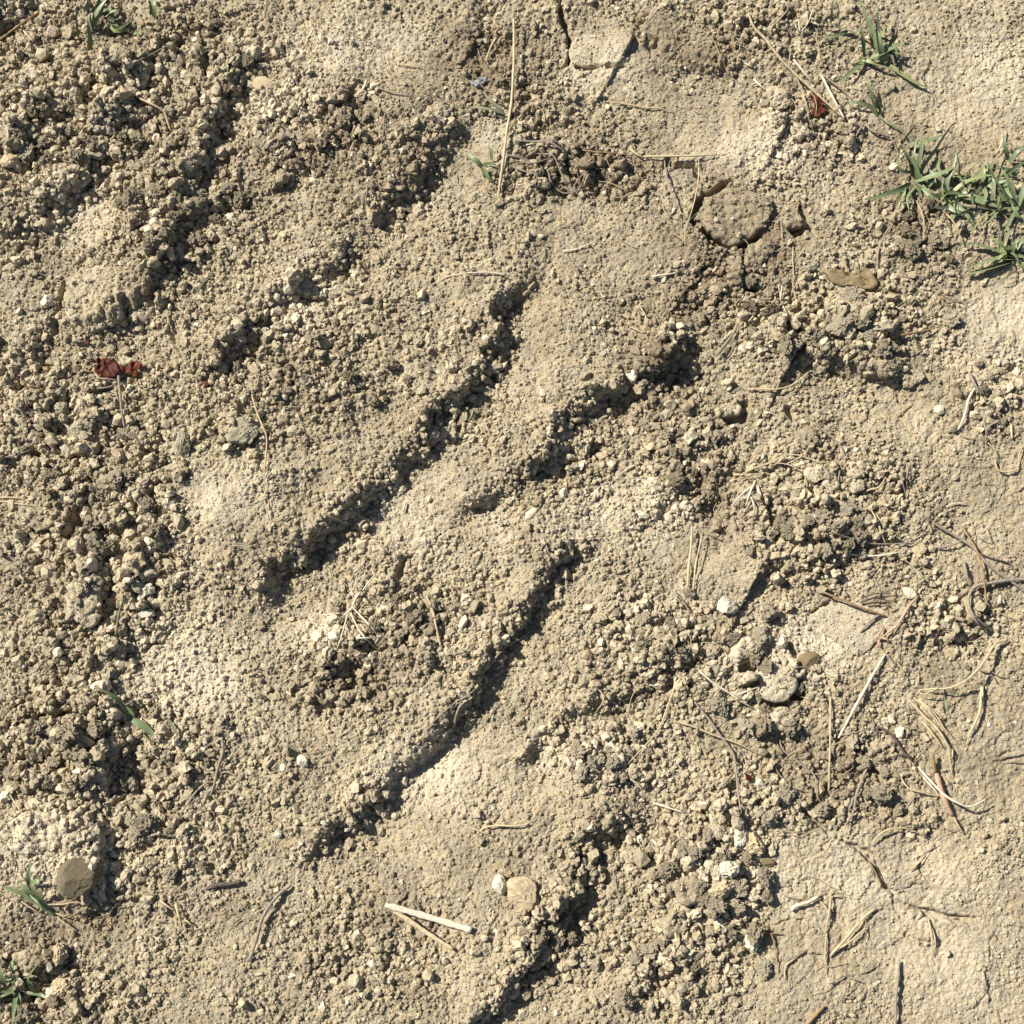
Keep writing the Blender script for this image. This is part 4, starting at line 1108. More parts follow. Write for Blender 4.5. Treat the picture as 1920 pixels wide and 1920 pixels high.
strand('rootlet', 'yellowish root curving over bare soil above the triangular stone', 'root', 'straw', 6.5, [[(898, 1560), (908, 1552), (930, 1549), (958, 1550), (985, 1546), (1002, 1534)], [(884, 1552), (904, 1560), (926, 1568)]], R_, lift=4)
strand('rootlet', 'long white thread root drooping over the tread bar end', 'root', 'straw', 5, [(1264, 1262), (1264, 1290), (1254, 1322), (1240, 1356), (1222, 1382), (1196, 1412), (1160, 1450)], R_, lift=5)
strand('rootlet', 'small hooked root over the shaded bar end', 'root', 'root', 4.5, [[(1120, 1290), (1132, 1306), (1128, 1322), (1112, 1344)], [(1214, 1278), (1196, 1292), (1184, 1312), (1178, 1340)]], R_, lift=6)
strand('straw', 'pale straw on the crumbs beside the tread bar foot', 'straw', 'white', 7, [[(1224, 1506), (1250, 1514), (1282, 1524)], [(1180, 1460), (1196, 1470), (1204, 1482)]], S_)
strand('rootlet', 'dark hair root on smooth crust near the stone row', 'root', 'grey', 4, [(1150, 1630), (1156, 1660), (1160, 1700)], R_)
strand('straw', 'pair of pale upright straws at the hollow by the white stone', 'straw', 'straw', 8, [[(1290, 1100), (1292, 1060), (1297, 985)], [(1299, 1108), (1306, 1060), (1316, 1002)]], S_, stiff=30, lift=6, e1=10)
strand('rootlet', 'thin grey roots draped over the tread bar edge under the straws', 'root', 'grey', 5, [[(1264, 1108), (1284, 1134), (1296, 1160)], [(1292, 1180), (1296, 1206), (1290, 1228), (1280, 1238)], [(1286, 1190), (1284, 1212)]], R_)
strand('rootlet', 'pale root curving across bare soil above the heap', 'root', 'root', 7.5, [(1400, 729), (1432, 730), (1450, 732), (1478, 726), (1498, 714), (1516, 698)], R_, lift=4, taper=.2)
strand('straw', 'bent white stick on bare crust near the grass end', 'straw', 'white', 8, [(1828, 728), (1818, 748), (1808, 780), (1796, 806)], S_, stiff=30, taper=.2, lift=3)
strand('twig', 'short twig crossing the head of the bent white stick', 'twig', 'grey', 9, [(1818, 699), (1828, 718), (1842, 742)], T_, taper=.3, lift=8)
strand('straw', 'stubby yellow straw end near the looping root', 'straw', 'straw', 8, [(1896, 796), (1898, 822)], S_, taper=0)
strand('rootlet', 'grey curled root chip beside the stubby yellow straw', 'root', 'grey', 9, [(1848, 808), (1858, 796), (1874, 790)], R_)
strand('rootlet', 'looping pale root at the frame edge below the curled chip', 'root', 'root', 6, [[(1866, 862), (1872, 880), (1892, 884), (1908, 878), (1912, 850), (1922, 830)], [(1852, 830), (1866, 846), (1868, 864)]], R_, lift=3)
HT = [[(1388, 890), (1420, 876), (1446, 868), (1470, 856), (1500, 854), (1540, 866), (1572, 862)], [(1440, 868), (1470, 870), (1494, 880), (1508, 890)], [(1374, 890), (1400, 888), (1434, 888)], [(1370, 902), (1396, 896), (1412, 904)], [(1470, 872), (1496, 860), (1506, 856)], [(1510, 888), (1512, 912), (1524, 926)], [(1460, 850), (1444, 866), (1420, 874)], [(1400, 872), (1420, 850), (1440, 828)], [(1410, 900), (1424, 886)]]
strand('root_tangle', 'mat of bleached rootlets spread over the upper edge of the dark heap', 'roots', 'straw', 5, HT, None, lift=6)
strand('root_tangle', 'forked white straw sprig lying on the dark heap', 'roots', 'white', 8, [[(1417, 900), (1406, 922), (1398, 950)], [(1410, 912), (1390, 930), (1370, 950)], [(1406, 928), (1414, 950), (1412, 974)]], None, lift=6)
strand('straw', 'white leaf scrap beside the forked straw sprig', 'straw', 'white', 12, [(1418, 908), (1422, 920), (1428, 936)], S_, flat=.4)
strand('rootlet', 'two dark hair roots hanging into the dark pit', 'root', 'grey', 4, [[(1374, 968), (1378, 984), (1382, 1002)], [(1386, 984), (1394, 1000)]], R_, lift=5)
strand('twig', 'grey stick propped on clods at the heap top', 'twig', 'grey', 7, [(1526, 794), (1546, 808), (1562, 820), (1578, 838), (1586, 866)], T_, stiff=20)
strand('rootlet', 'upright thread roots standing between heap clods', 'root', 'grey', 4.5, [[(1575, 880), (1573, 904), (1574, 922)], [(1620, 832), (1622, 850), (1618, 868)], [(1690, 880), (1692, 908), (1700, 940)]], R_, lift=6, stiff=20)
strand('straw', 'pale curved root arching over the heap clod corner', 'root', 'root', 6.5, [(1612, 928), (1630, 918), (1648, 912), (1664, 888)], S_, lift=6)
strand('straw', 'thin straw from the heap down to the white straw bar', 'straw', 'straw', 6, [[(1630, 950), (1642, 974), (1652, 1000), (1662, 1022)], [(1660, 1024), (1690, 1046), (1716, 1066), (1744, 1092)], [(1640, 958), (1654, 980)]], S_, stiff=30)
strand('straw', 'white straw bar lying level at the heap foot', 'straw', 'white', 8, [(1592, 1038), (1620, 1042), (1650, 1040), (1684, 1036)], S_, stiff=30, taper=.6)
strand('rootlet', 'grey rootlet bundle spreading beside the orange tan chip', 'root', 'grey', 5, [[(1565, 998), (1590, 1008), (1640, 1018), (1700, 1020), (1728, 1014)], [(1676, 1004), (1696, 1016), (1722, 1022)], [(1700, 1014), (1730, 990), (1748, 980)], [(1742, 982), (1738, 962), (1744, 946)], [(1744, 962), (1760, 950), (1774, 936)]], R_, lift=5)
strand('twig', 'short white twig under the upper end of the long grey stem', 'twig', 'white', 6, [(1774, 950), (1790, 944), (1812, 944)], T_)
strand('twig', 'long brown and grey stem running out at the frame edge', 'stem', 'grey', 9, [[(1748, 980), (1772, 994), (1800, 1010), (1822, 1026), (1846, 1052), (1880, 1078), (1924, 1110)], [(1756, 1026), (1780, 1022), (1802, 1014), (1808, 1000)]], T_, stiff=20, lift=6, taper=.1)
strand('twig', 'thin brown stem crossing over the long grey one', 'stem', 'brown', 7, [(1804, 986), (1818, 1008), (1832, 1036), (1842, 1070), (1847, 1110), (1848, 1150)], T_, stiff=30, lift=10, taper=.4)
strand('twig', 'dark root branch beneath the crossing stems', 'stem', 'dark', 5, [(1836, 1036), (1864, 1048), (1890, 1056), (1906, 1070)], T_)
strand('rootlet', 'thick grey root bent like an elbow on the bare crust', 'root', 'grey', 11, [[(1924, 1086), (1880, 1088), (1848, 1094), (1826, 1102), (1816, 1124), (1820, 1146), (1840, 1166), (1862, 1184)], [(1818, 1144), (1832, 1168), (1848, 1186)], [(1806, 1050), (1814, 1080), (1820, 1100)]], R_, lift=5, taper=.3)
strand('flake', 'small white fan shaped husk on bare crust by the bent root', 'husk', 'white', 12, [[(1876, 1116), (1874, 1132)], [(1877, 1118), (1884, 1132)]], None, flat=.4, taper=0)
strand('twig', 'thin straight brown stick lying over the pale slab', 'twig', 'brown', 7, [(1543, 1110), (1580, 1125), (1612, 1138), (1660, 1155)], T_, stiff=60, e0=14, lift=8, taper=.1, wob=.3)
strand('rootlet', 'bundle of dark weathered stalks behind the thin brown stick', 'root', 'dark', 6, [[(1612, 1130), (1634, 1122), (1664, 1126)], [(1616, 1122), (1640, 1112), (1668, 1112)], [(1624, 1134), (1646, 1128), (1672, 1138)]], R_, lift=4)
strand('twig', 'grey twig with a side spur on the pale slab', 'twig', 'grey', 7, [[(1650, 1152), (1632, 1166), (1622, 1176), (1613, 1186)], [(1622, 1172), (1616, 1166)]], T_, lift=3)
strand('twig', 'reddish peeling bark twig with a ringed knot', 'twig', 'pink', 10, [[(1722, 1118), (1706, 1134), (1694, 1154), (1682, 1172), (1666, 1184), (1650, 1198)], [(1650, 1198), (1647, 1208), (1654, 1216)], [(1656, 1176), (1648, 1188), (1642, 1198)], [(1652, 1196), (1664, 1198), (1666, 1208)]], T_, lift=5)
strand('straw', 'long straight white straw pointing down from the reddish twig', 'straw', 'white', 9, [(1660, 1226), (1640, 1260), (1612, 1310), (1572, 1384)], S_, stiff=90, taper=.15, lift=4, wob=.2, nodes=1)
strand('twig', 'short grey fork at the top of the long white straw', 'twig', 'grey', 6, [[(1661, 1226), (1672, 1238), (1682, 1250)], [(1690, 1182), (1684, 1206), (1685, 1244)]], T_)
strand('straw', 'pale straw arch with its shadow beside it near the frame edge', 'straw', 'straw', 7.5, [[(1890, 1200), (1866, 1206), (1850, 1232), (1836, 1254), (1812, 1276), (1780, 1290), (1750, 1292), (1722, 1294)], [(1768, 1290), (1744, 1298), (1728, 1306)]], S_, lift=26, stiff=30)
strand('rootlet', 'dark roots spreading under the pale straw arch', 'root', 'grey', 6, [[(1834, 1254), (1856, 1264), (1870, 1282)], [(1856, 1258), (1874, 1268), (1892, 1270)], [(1888, 1260), (1910, 1252), (1924, 1244)]], R_)
strand('straw', 'pair of upright straws with a node under the straw arch', 'straw', 'straw', 8, [[(1840, 1280), (1838, 1310), (1836, 1332), (1828, 1356), (1818, 1378), (1812, 1396)], [(1843, 1284), (1843, 1320)]], S_, lift=6, stiff=20, nodes=1)
FAN = [[(1704, 1312), (1728, 1338), (1756, 1366), (1776, 1400), (1782, 1430), (1785, 1452)], [(1712, 1308), (1740, 1330), (1764, 1358), (1788, 1386)], [(1722, 1312), (1752, 1336), (1776, 1374)], [(1728, 1352), (1752, 1378), (1768, 1402)], [(1786, 1404), (1786, 1424)]]
strand('straw', 'fan of several dry straws bending down towards one point', 'straw', 'straw', 7.5, FAN, S_, lift=8, stiff=30)
strand('twig', 'dark slanting root with a bleached upturned tip', 'twig', 'dark', 8.5, [[(1646, 1362), (1664, 1372), (1680, 1388), (1694, 1408), (1712, 1428)], [(1646, 1362), (1645, 1374), (1647, 1384)], [(1684, 1416), (1700, 1414), (1710, 1424)]], T_, lift=4, taper=.2)
strand('straw', 'bleached curved straw sweeping up at its end', 'straw', 'white', 8, [[(1722, 1438), (1744, 1464), (1770, 1488), (1796, 1504), (1816, 1512), (1832, 1508), (1848, 1498)], [(1730, 1456), (1748, 1476), (1760, 1488)]], S_, lift=12, stiff=20, e1=14)
strand('leaf', 'brown folded dry leaf sheath lying over the curved straw', 'leaf', 'pink', 17, [(1756, 1450), (1764, 1480), (1774, 1506), (1786, 1530)], None, flat=.5, stiff=40, taper=.35, lift=8, wob=.2)
strand('straw', 'stalk of the brown dry leaf sheath', 'straw', 'root', 7, [(1787, 1530), (1795, 1546), (1804, 1562)], S_, lift=3)
strand('stem', 'short dark upright stump with a yellow tip above the leaf sheath', 'stem', 'brown', 11, [(1748, 1412), (1751, 1430), (1754, 1448)], T_, lift=4, e0=14, taper=0)
strand('straw', 'thin curved yellow stalk ending at the leaf sheath', 'straw', 'straw', 5.5, [(1686, 1452), (1704, 1476), (1730, 1486), (1762, 1494)], S_, lift=5)
strand('straw', 'upright brown straw rising through the pale clods', 'straw', 'root', 7.5, [(1557, 1308), (1557, 1360), (1556, 1420), (1554, 1482)], S_, stiff=90, lift=6, taper=.1, wob=.2)
strand('twig', 'grey bent twig propped against pale clods', 'twig', 'grey', 9, [[(1626, 1440), (1616, 1464), (1604, 1492), (1600, 1520), (1586, 1546)], [(1600, 1500), (1590, 1520)]], T_, lift=6)
strand('twig', 'grey forked twig on cracked crust near the leaf sheath', 'twig', 'grey', 6.5, [[(1718, 1490), (1704, 1508), (1696, 1524)], [(1718, 1486), (1726, 1492)]], T_)
strand('straw', 'slender arch of straw over the crust edge', 'straw', 'root', 6, [(1634, 1586), (1648, 1566), (1668, 1554), (1700, 1552), (1736, 1570)], S_, lift=10)
strand('straw', 'long dark and pale stalk crossing the bare patch beside the stone row', 'straw', 'grey', 7, [(1302, 1316), (1326, 1346), (1354, 1384), (1374, 1410), (1380, 1440), (1387, 1500), (1394, 1560), (1402, 1590), (1416, 1620)], S_, stiff=16, lift=4)
strand('straw', 'straw crossing the long stalk beneath the yellow clods', 'straw', 'root', 7, [(1262, 1352), (1300, 1362), (1346, 1382), (1390, 1398), (1424, 1414)], S_, stiff=20, lift=4)
strand('straw', 'bleached straw slanting along the top of the yellow clod heap', 'straw', 'white', 7.5, [[(1312, 1258), (1340, 1284), (1370, 1302), (1396, 1318), (1412, 1328)], [(1380, 1304), (1402, 1294), (1428, 1286)]], S_, stiff=20, lift=4)
strand('straw', 'pale root passing under the blocky yellow clod', 'straw', 'straw', 6, [(1410, 1384), (1430, 1374), (1446, 1366), (1460, 1364)], S_)
strand('rootlet', 'grey roots winding down from the blocky yellow clod', 'root', 'grey', 5.5, [[(1462, 1384), (1468, 1406), (1490, 1424), (1514, 1444), (1528, 1456), (1532, 1490), (1544, 1516)], [(1448, 1430), (1462, 1452), (1484, 1474), (1512, 1484), (1528, 1488)], [(1466, 1340), (1458, 1366), (1456, 1394)], [(1476, 1482), (1470, 1494), (1466, 1502)]], R_, lift=4)
strand('twig', 'short dark twig beside the red fleck', 'twig', 'grey', 9, [(1376, 1448), (1362, 1464), (1350, 1478), (1342, 1486)], T_, lift=3)
strand('straw', 'pale curled leaf scrap on the smooth crust', 'straw', 'white', 11, [(1484, 1708), (1492, 1698), (1512, 1692), (1536, 1680)], S_, flat=.5, taper=.1, lift=5)
strand('straw', 'upright stalk beside the pale curled leaf scrap', 'straw', 'root', 7, [[(1558, 1674), (1556, 1704), (1552, 1730), (1548, 1750)], [(1538, 1690), (1550, 1704), (1554, 1720)], [(1550, 1748), (1548, 1790), (1548, 1830)], [(1562, 1680), (1584, 1680)]], S_, lift=4)
strand('straw', 'forked pale straw opening like a V on smooth crust', 'straw', 'straw', 7.5, [[(1556, 1794), (1580, 1766), (1604, 1738), (1624, 1716), (1642, 1702)], [(1562, 1784), (1586, 1770), (1606, 1754), (1626, 1738)]], S_, lift=5, taper=.2)
strand('rootlet', 'matted grey rootlets below the forked pale straw', 'root', 'grey', 6, [[(1554, 1844), (1570, 1836), (1582, 1830)], [(1576, 1878), (1584, 1860), (1596, 1850), (1606, 1840)], [(1586, 1856), (1588, 1838)], [(1612, 1826), (1630, 1814), (1646, 1802)], [(1580, 1872), (1600, 1868)], [(1590, 1832), (1616, 1842)]], R_, lift=4)
strand('straw', 'split straw standing on pale crust far from the grass', 'straw', 'root', 7, [[(1740, 1722), (1746, 1750), (1750, 1794)], [(1744, 1730), (1754, 1762), (1754, 1790)]], S_, lift=3)
strand('twig', 'grey straight stick reaching the bottom edge', 'twig', 'grey', 9, [(1686, 1800), (1684, 1840), (1680, 1880), (1678, 1924)], T_, stiff=30, taper=0, lift=3)
strand('twig', 'dark rotten stalk at the bottom edge', 'twig', 'brown', 10, [(1546, 1886), (1532, 1900), (1512, 1924)], T_, taper=0)
strand('rootlet', 'thin branching root on the crust beside the last pale stone', 'root', 'brown', 5, [[(1422, 1728), (1440, 1742), (1452, 1768), (1458, 1800), (1460, 1828)], [(1434, 1752), (1456, 1750), (1470, 1752)]], R_)
strand('rootlet', 'crooked root beside the smooth crust crack', 'root', 'root', 6, [[(1472, 1836), (1474, 1812), (1490, 1798)], [(1416, 1652), (1428, 1640), (1438, 1628)], [(1366, 1682), (1390, 1674), (1412, 1656)]], R_)
strand('straw', 'pair of short straws on the crumbly ground near the arch', 'straw', 'root', 5, [[(1706, 1632), (1722, 1618), (1740, 1596)], [(1710, 1646), (1724, 1634)]], S_)
strand('rootlet', 'dark hair stem rising at the crust edge', 'root', 'brown', 4.5, [[(1628, 1612), (1642, 1636), (1654, 1662)], [(1632, 1622), (1636, 1644)]], R_)
strand('straw', 'slim stalk at the frame edge beneath the root roots', 'straw', 'grey', 5, [[(1924, 1412), (1890, 1418), (1860, 1424)], [(1924, 1430), (1900, 1428), (1876, 1430)]], S_)
strand('straw', 'thin stalk rising off the crust above the fan of straws', 'straw', 'straw', 4.5, [(1722, 1280), (1722, 1262)], S_)
strand('rootlet', 'thin rootlet with a hooked end low on the long furrow ridge', 'root', 'root', 4, [[(640, 1500), (656, 1526), (672, 1542)], [(732, 1350), (764, 1368)]], R_)
strand('rootlet', 'short green bit in the pale furrow floor', 'leaf', 'green', 7, [(888, 768), (884, 780), (878, 790)], None)
strand('rootlet', 'scrap of green stem at the bottom edge', 'leaf', 'olive', 8, [(608, 1900), (600, 1912), (590, 1922)], None)

# fine hair roots, too many and too thin to count
vs_, fs_ = [], []
rh = random.Random(77)
AREAS = [(1500, 950, 300, 300), (1620, 1450, 260, 260), (1000, 280, 200, 140), (1480, 130, 180, 120), (760, 130, 240, 120), (1300, 1180, 120, 200), (620, 1120, 160, 120), (1240, 380, 150, 120), (1780, 560, 130, 130), (560, 60, 180, 60), (1560, 1760, 200, 130), (300, 1720, 180, 90), (1820, 1000, 100, 200)]
for i in range(330):
    A_ = rh.choice(AREAS)
    u0, v0 = A_[0] + rh.gauss(0, .5) * A_[2], A_[1] + rh.gauss(0, .5) * A_[3]
    if not (-10 < u0 < 1930 and -10 < v0 < 1930):
        continue
    th, ln = rh.uniform(0, 6.28), rh.uniform(14, 42)
    pts = [(u0, v0)]
    for k in range(3):
        th += rh.gauss(0, .5)
        pts.append((pts[-1][0] + math.cos(th) * ln / 2, pts[-1][1] + math.sin(th) * ln / 2))
    a, b, c_ = strand_geo(pts, rh.uniform(1.6, 3.2), lift=rh.uniform(0, 5), sides=4, wob=.5)
    o_ = len(vs_)
    vs_.extend(a.tolist())
    fs_.extend([tuple(i_ + o_ for i_ in f) for f in b])
hr = mesh_obj('hair_roots', vs_, fs_, plain_mat('hair_root', (0.50, 0.41, 0.27), (0.24, 0.18, 0.11), 40, .8))
hr['kind'] = 'stuff'
hr['label'] = 'fine hair roots lying over the crumbly soil'

# ------------------------------------------------------------------ leaves and flakes
def leaf(name, label, cat, outline, mat, lift=6.0, curl=8.0, thick=1.6, seed=0, group=None):
    """a thin curled leaf: outline in photo pixels, its own thickness"""
    p = np.array(outline, float)
    c0 = p.mean(0)
    V0 = p
    p = np.vstack([[a + (b - a) * t for t in (0, .34, .67)] for a, b in zip(V0, np.roll(V0, -1, 0))])
    p = p + np.stack((2.2 * vnoise(p[:, 0], p[:, 1], 7, 1), 2.2 * vnoise(p[:, 0], p[:, 1], 7, 2)), -1)
    rs = np.linspace(0.0, 1.0, 6)[1:]
    n = len(p)
    V2 = [c0] + [c0 + (q - c0) * r for r in rs for q in p]
    V2 = np.array(V2)
    x, y, z = put(c0[0], c0[1])
    d = V2 - c0
    R = np.linalg.norm(p - c0, axis=1).max()
    hh = lift + curl * (np.hypot(d[:, 0], d[:, 1]) / R) ** 2 * np.sin(np.arctan2(d[:, 1], d[:, 0]) * 2 + seed) + 6.0 * vnoise(V2[:, 0] + seed * 50, V2[:, 1], 13, 3) + 3.0 * vnoise(V2[:, 0] + seed * 50, V2[:, 1], 6, 5)
    gz = np.array([tz(*P2W(a, b)) for a, b in V2])
    zz = np.maximum(np.percentile(gz, 60) + hh * PX, gz + 1.5 * PX)
    X, Y = P2W(V2[:, 0], V2[:, 1], zz)
    T = np.stack((X, Y, zz), -1)
    Bt = T - np.array((0, 0, thick * PX))
    m = len(T)
    fs = []
    for j in range(n):
        fs.append((0, 1 + j, 1 + (j + 1) % n))
        fs.append((m, m + 1 + (j + 1) % n, m + 1 + j))
    for r in range(4):
        for j in range(n):
            a, b = 1 + r * n + j, 1 + r * n + (j + 1) % n
            fs.append((a, a + n, b + n, b))
            fs.append((m + a, m + b, m + b + n, m + a + n))
    for j in range(n):
        a, b = 1 + 4 * n + j, 1 + 4 * n + (j + 1) % n
        fs.append((a, m + a, m + b, b))
    o = mesh_obj(name, np.vstack((T, Bt)), fs, mat)
    mark(T[:, 0], T[:, 1], 4.5 * PX)
    return tag(o, label, cat, group)


leaf('leaf', 'dark red curled leaf half with a pointed lobe above the forked twig', 'leaf', [(182, 666), (190, 674), (200, 670), (212, 676), (222, 680), (224, 694), (218, 708), (200, 710), (184, 704), (176, 694), (182, 686), (180, 676)], MATS['red'], 12, 9, seed=1)
leaf('leaf', 'rusty red crinkled leaf half touching the dark red one', 'leaf', [(224, 682), (236, 686), (246, 676), (258, 678), (266, 684), (260, 694), (262, 704), (252, 708), (240, 700), (228, 698)], MATS['orange'], 11, 8, seed=2)
leaf('leaf', 'dusty grey leaf flap lying on the rusty red leaf', 'leaf', [(222, 672), (236, 668), (252, 672), (258, 676), (244, 680), (230, 682)], MATS['greystone'], 14, 4, seed=3)
leaf('leaf', 'small crimson leaf fleck apart from the red leaf', 'leaf', [(376, 712), (386, 714), (394, 720), (392, 725), (380, 722)], MATS['red'], 6, 3, seed=4)
leaf('leaf', 'tiny red leaf tip between crust plate and red leaf', 'leaf', [(158, 640), (166, 638), (168, 643), (160, 645)], MATS['red'], 6, 2, seed=5)
leaf('leaf', 'tiny dark red fleck near the short dark twig', 'leaf', [(1397, 1451), (1406, 1453), (1410, 1462), (1404, 1466), (1398, 1460)], MATS['red'], 6, 2, seed=6)
leaf('leaf', 'russet torn leaf caught beneath the brown straw', 'leaf', [(1518, 176), (1530, 176), (1538, 188), (1546, 192), (1544, 200), (1552, 206), (1540, 214), (1530, 220), (1522, 216), (1524, 204), (1528, 194), (1520, 186)], MATS['orange'], 7, 4, seed=7)
leaf('flake', 'smooth olive brown flake lying flat beside the hooked root', 'flake', [(1542, 506), (1560, 502), (1584, 508), (1600, 512), (1620, 500), (1634, 508), (1646, 528), (1642, 542), (1620, 542), (1598, 534), (1576, 536), (1556, 524)], MATS['oliveflake'], 9, 3, thick=5, seed=8)
leaf('flake', 'bluish dark shred with a white glint near the top stub', 'flake', [(880, 152), (894, 150), (906, 144), (916, 142), (912, 152), (902, 158), (906, 164), (892, 162)], MATS['slate'], 8, 5, seed=9)

# ------------------------------------------------------------------ grass
tuft('upright green tuft at the top of the right hand bare patch', [
    ([(1648, 112), (1640, 70), (1624, 30), (1610, -8)], 9, 4, 46), ([(1650, 112), (1646, 80), (1644, 50), (1648, 12)], 11, 4, 50), ([(1654, 115), (1652, 84), (1646, 56)], 11, 4, 40),
    ([(1620, 112), (1618, 80), (1614, 38)], 10, 4, 42), ([(1622, 114), (1600, 132), (1566, 158)], 9, 3, 12), ([(1624, 114), (1654, 100), (1684, 84), (1700, 76)], 9, 4, 26),
    ([(1652, 118), (1650, 90), (1646, 40), (1645, 4)], 8, 4, 55), ([(1668, 122), (1690, 138), (1718, 156), (1748, 168)], 9, 3, 8, 'ygreen'), ([(1606, 64), (1580, 54), (1546, 42), (1532, 36)], 9, 6, 10),
    ([(1590, 58), (1568, 66), (1540, 72)], 8, 6, 8), ([(1558, 42), (1560, 20), (1562, -6)], 6, 6, 26), ([(1616, 112), (1632, 116), (1650, 126)], 8, 4, 6, 'ygreen'), ([(1684, 112), (1684, 98), (1680, 82)], 5, 4, 18),
    ([(1662, 118), (1660, 96), (1664, 82)], 12, 3, 20)], stems=[([(1612, 66), (1628, 76), (1648, 92), (1660, 120)], 6, 'brown')])
tuft('small drooping shoot under the upright green tuft', [
    ([(1650, 214), (1640, 184), (1622, 154)], 10, 3, 20), ([(1652, 214), (1648, 190), (1636, 156)], 8, 3, 22), ([(1644, 216), (1630, 198), (1602, 192), (1584, 190)], 8, 3, 10), ([(1646, 212), (1634, 200), (1618, 206)], 6, 3, 6),
    ([(1640, 200), (1632, 168), (1628, 140)], 6, 3, 24)], stems=[([(1648, 216), (1664, 230), (1690, 244), (1702, 264)], 6, 'green')])
tuft('spreading green tuft with long blades beside the hooked root', [
    ([(1716, 336), (1700, 298), (1682, 262)], 9, 4, 34), ([(1712, 334), (1704, 300), (1690, 270)], 10, 4, 34), ([(1718, 336), (1732, 310), (1756, 276), (1780, 240), (1798, 226)], 10, 4, 44), ([(1716, 338), (1724, 300), (1730, 262), (1728, 242)], 9, 4, 44),
    ([(1714, 342), (1750, 330), (1784, 316), (1800, 298)], 12, 4, 34), ([(1708, 344), (1684, 356), (1656, 366), (1618, 376)], 11, 3, 20), ([(1724, 340), (1716, 310), (1702, 290)], 9, 4, 30), ([(1700, 272), (1730, 268), (1760, 256), (1776, 252)], 8, 10, 22),
    ([(1690, 270), (1712, 240), (1726, 236)], 6, 8, 26), ([(1740, 350), (1748, 332), (1742, 316)], 12, 3, 16)],
    stems=[([(1716, 342), (1738, 356), (1764, 366), (1792, 360)], 7, 'olive')])
tuft('bushy grass clump between the spreading tuft and frame edge', [
    ([(1774, 372), (1776, 340), (1788, 310), (1794, 282)], 10, 4, 40), ([(1794, 346), (1798, 316), (1794, 284)], 9, 4, 38), ([(1780, 366), (1810, 342), (1846, 330), (1880, 328)], 9, 5, 24, 'ygreen'), ([(1800, 370), (1830, 376), (1856, 384), (1872, 390)], 11, 4, 14),
    ([(1786, 378), (1810, 400), (1830, 426)], 10, 4, 10), ([(1770, 380), (1790, 394), (1820, 404)], 10, 4, 8), ([(1768, 384), (1776, 410), (1784, 440)], 8, 3, 4, 'olive'), ([(1900, 392), (1880, 360), (1862, 330), (1850, 296)], 10, 4, 34),
    ([(1906, 388), (1896, 350), (1876, 312)], 9, 4, 40), ([(1904, 392), (1880, 392), (1850, 406)], 9, 4, 12), ([(1908, 390), (1920, 350), (1930, 320)], 10, 4, 30), ([(1880, 330), (1904, 314), (1926, 300)], 10, 8, 26),
    ([(1890, 300), (1884, 270), (1882, 246)], 9, 4, 26), ([(1892, 304), (1908, 284), (1926, 272)], 9, 6, 26), ([(1870, 336), (1880, 306), (1896, 282)], 8, 5, 30), ([(1846, 332), (1838, 350), (1820, 372)], 8, 4, 6, 'olive'),
    ([(1910, 384), (1880, 372), (1846, 372), (1812, 360)], 10, 5, 16), ([(1912, 380), (1896, 410), (1880, 440)], 9, 4, 6), ([(1906, 330), (1890, 318), (1862, 316)], 9, 8, 20), ([(1760, 352), (1748, 340), (1738, 328)], 12, 4, 14),
    ([(1782, 376), (1772, 356), (1758, 330)], 10, 4, 26), ([(1790, 372), (1812, 360), (1822, 340)], 9, 4, 20), ([(1850, 330), (1862, 352), (1890, 372)], 10, 6, 14), ([(1920, 420), (1906, 402), (1896, 380)], 9, 4, 18), ([(1884, 360), (1870, 396), (1876, 432)], 6, 4, 6, 'olive')],
    stems=[([(1778, 372), (1810, 386), (1850, 392), (1890, 402), (1924, 396)], 7, 'olive'), ([(1792, 386), (1830, 388), (1874, 396), (1892, 414)], 6, 'root'), ([(1764, 392), (1790, 420), (1806, 460)], 5, 'root')])
tuft('broad bladed grass lying flat at the edge below the bushy clump', [
    ([(1902, 482), (1870, 472), (1836, 460), (1806, 454)], 14, 4, 12), ([(1900, 488), (1866, 500), (1832, 510), (1806, 516)], 14, 4, 8), ([(1900, 486), (1870, 486), (1840, 494), (1812, 506)], 11, 6, 12), ([(1896, 478), (1902, 458), (1914, 440)], 10, 4, 28),
    ([(1906, 488), (1918, 500), (1930, 512)], 14, 4, 8), ([(1898, 476), (1912, 466), (1928, 452)], 10, 4, 18), ([(1892, 508), (1904, 488), (1912, 470)], 7, 4, 16, 'ygreen'), ([(1862, 498), (1876, 480), (1892, 474)], 7, 4, 12, 'ygreen'),
    ([(1904, 484), (1900, 440), (1912, 400)], 11, 4, 34), ([(1876, 478), (1874, 440), (1870, 404)], 6, 6, 14, 'olive')])
tuft('tiny green sprig beside the foot of the long straight straw', [
    ([(904, 312), (890, 300), (872, 286)], 11, 4, 12), ([(904, 312), (912, 328), (926, 348)], 9, 4, 8), ([(904, 314), (908, 328), (910, 336)], 8, 4, 6), ([(906, 310), (918, 306), (934, 312)], 7, 4, 10), ([(922, 300), (922, 284), (916, 264)], 8, 5, 16), ([(926, 346), (930, 352), (934, 358)], 5, 3, 2, 'olive')])
tuft('withered grey green leaves behind the node of the long straw', [
    ([(946, 218), (930, 198), (912, 180), (904, 172)], 8, 5, 14, 'olive'), ([(946, 214), (924, 206), (900, 202), (874, 200)], 7, 4, 8, 'olive'), ([(950, 206), (936, 190), (914, 180)], 8, 6, 16, 'olive'), ([(944, 222), (932, 212), (920, 196)], 6, 4, 10)])
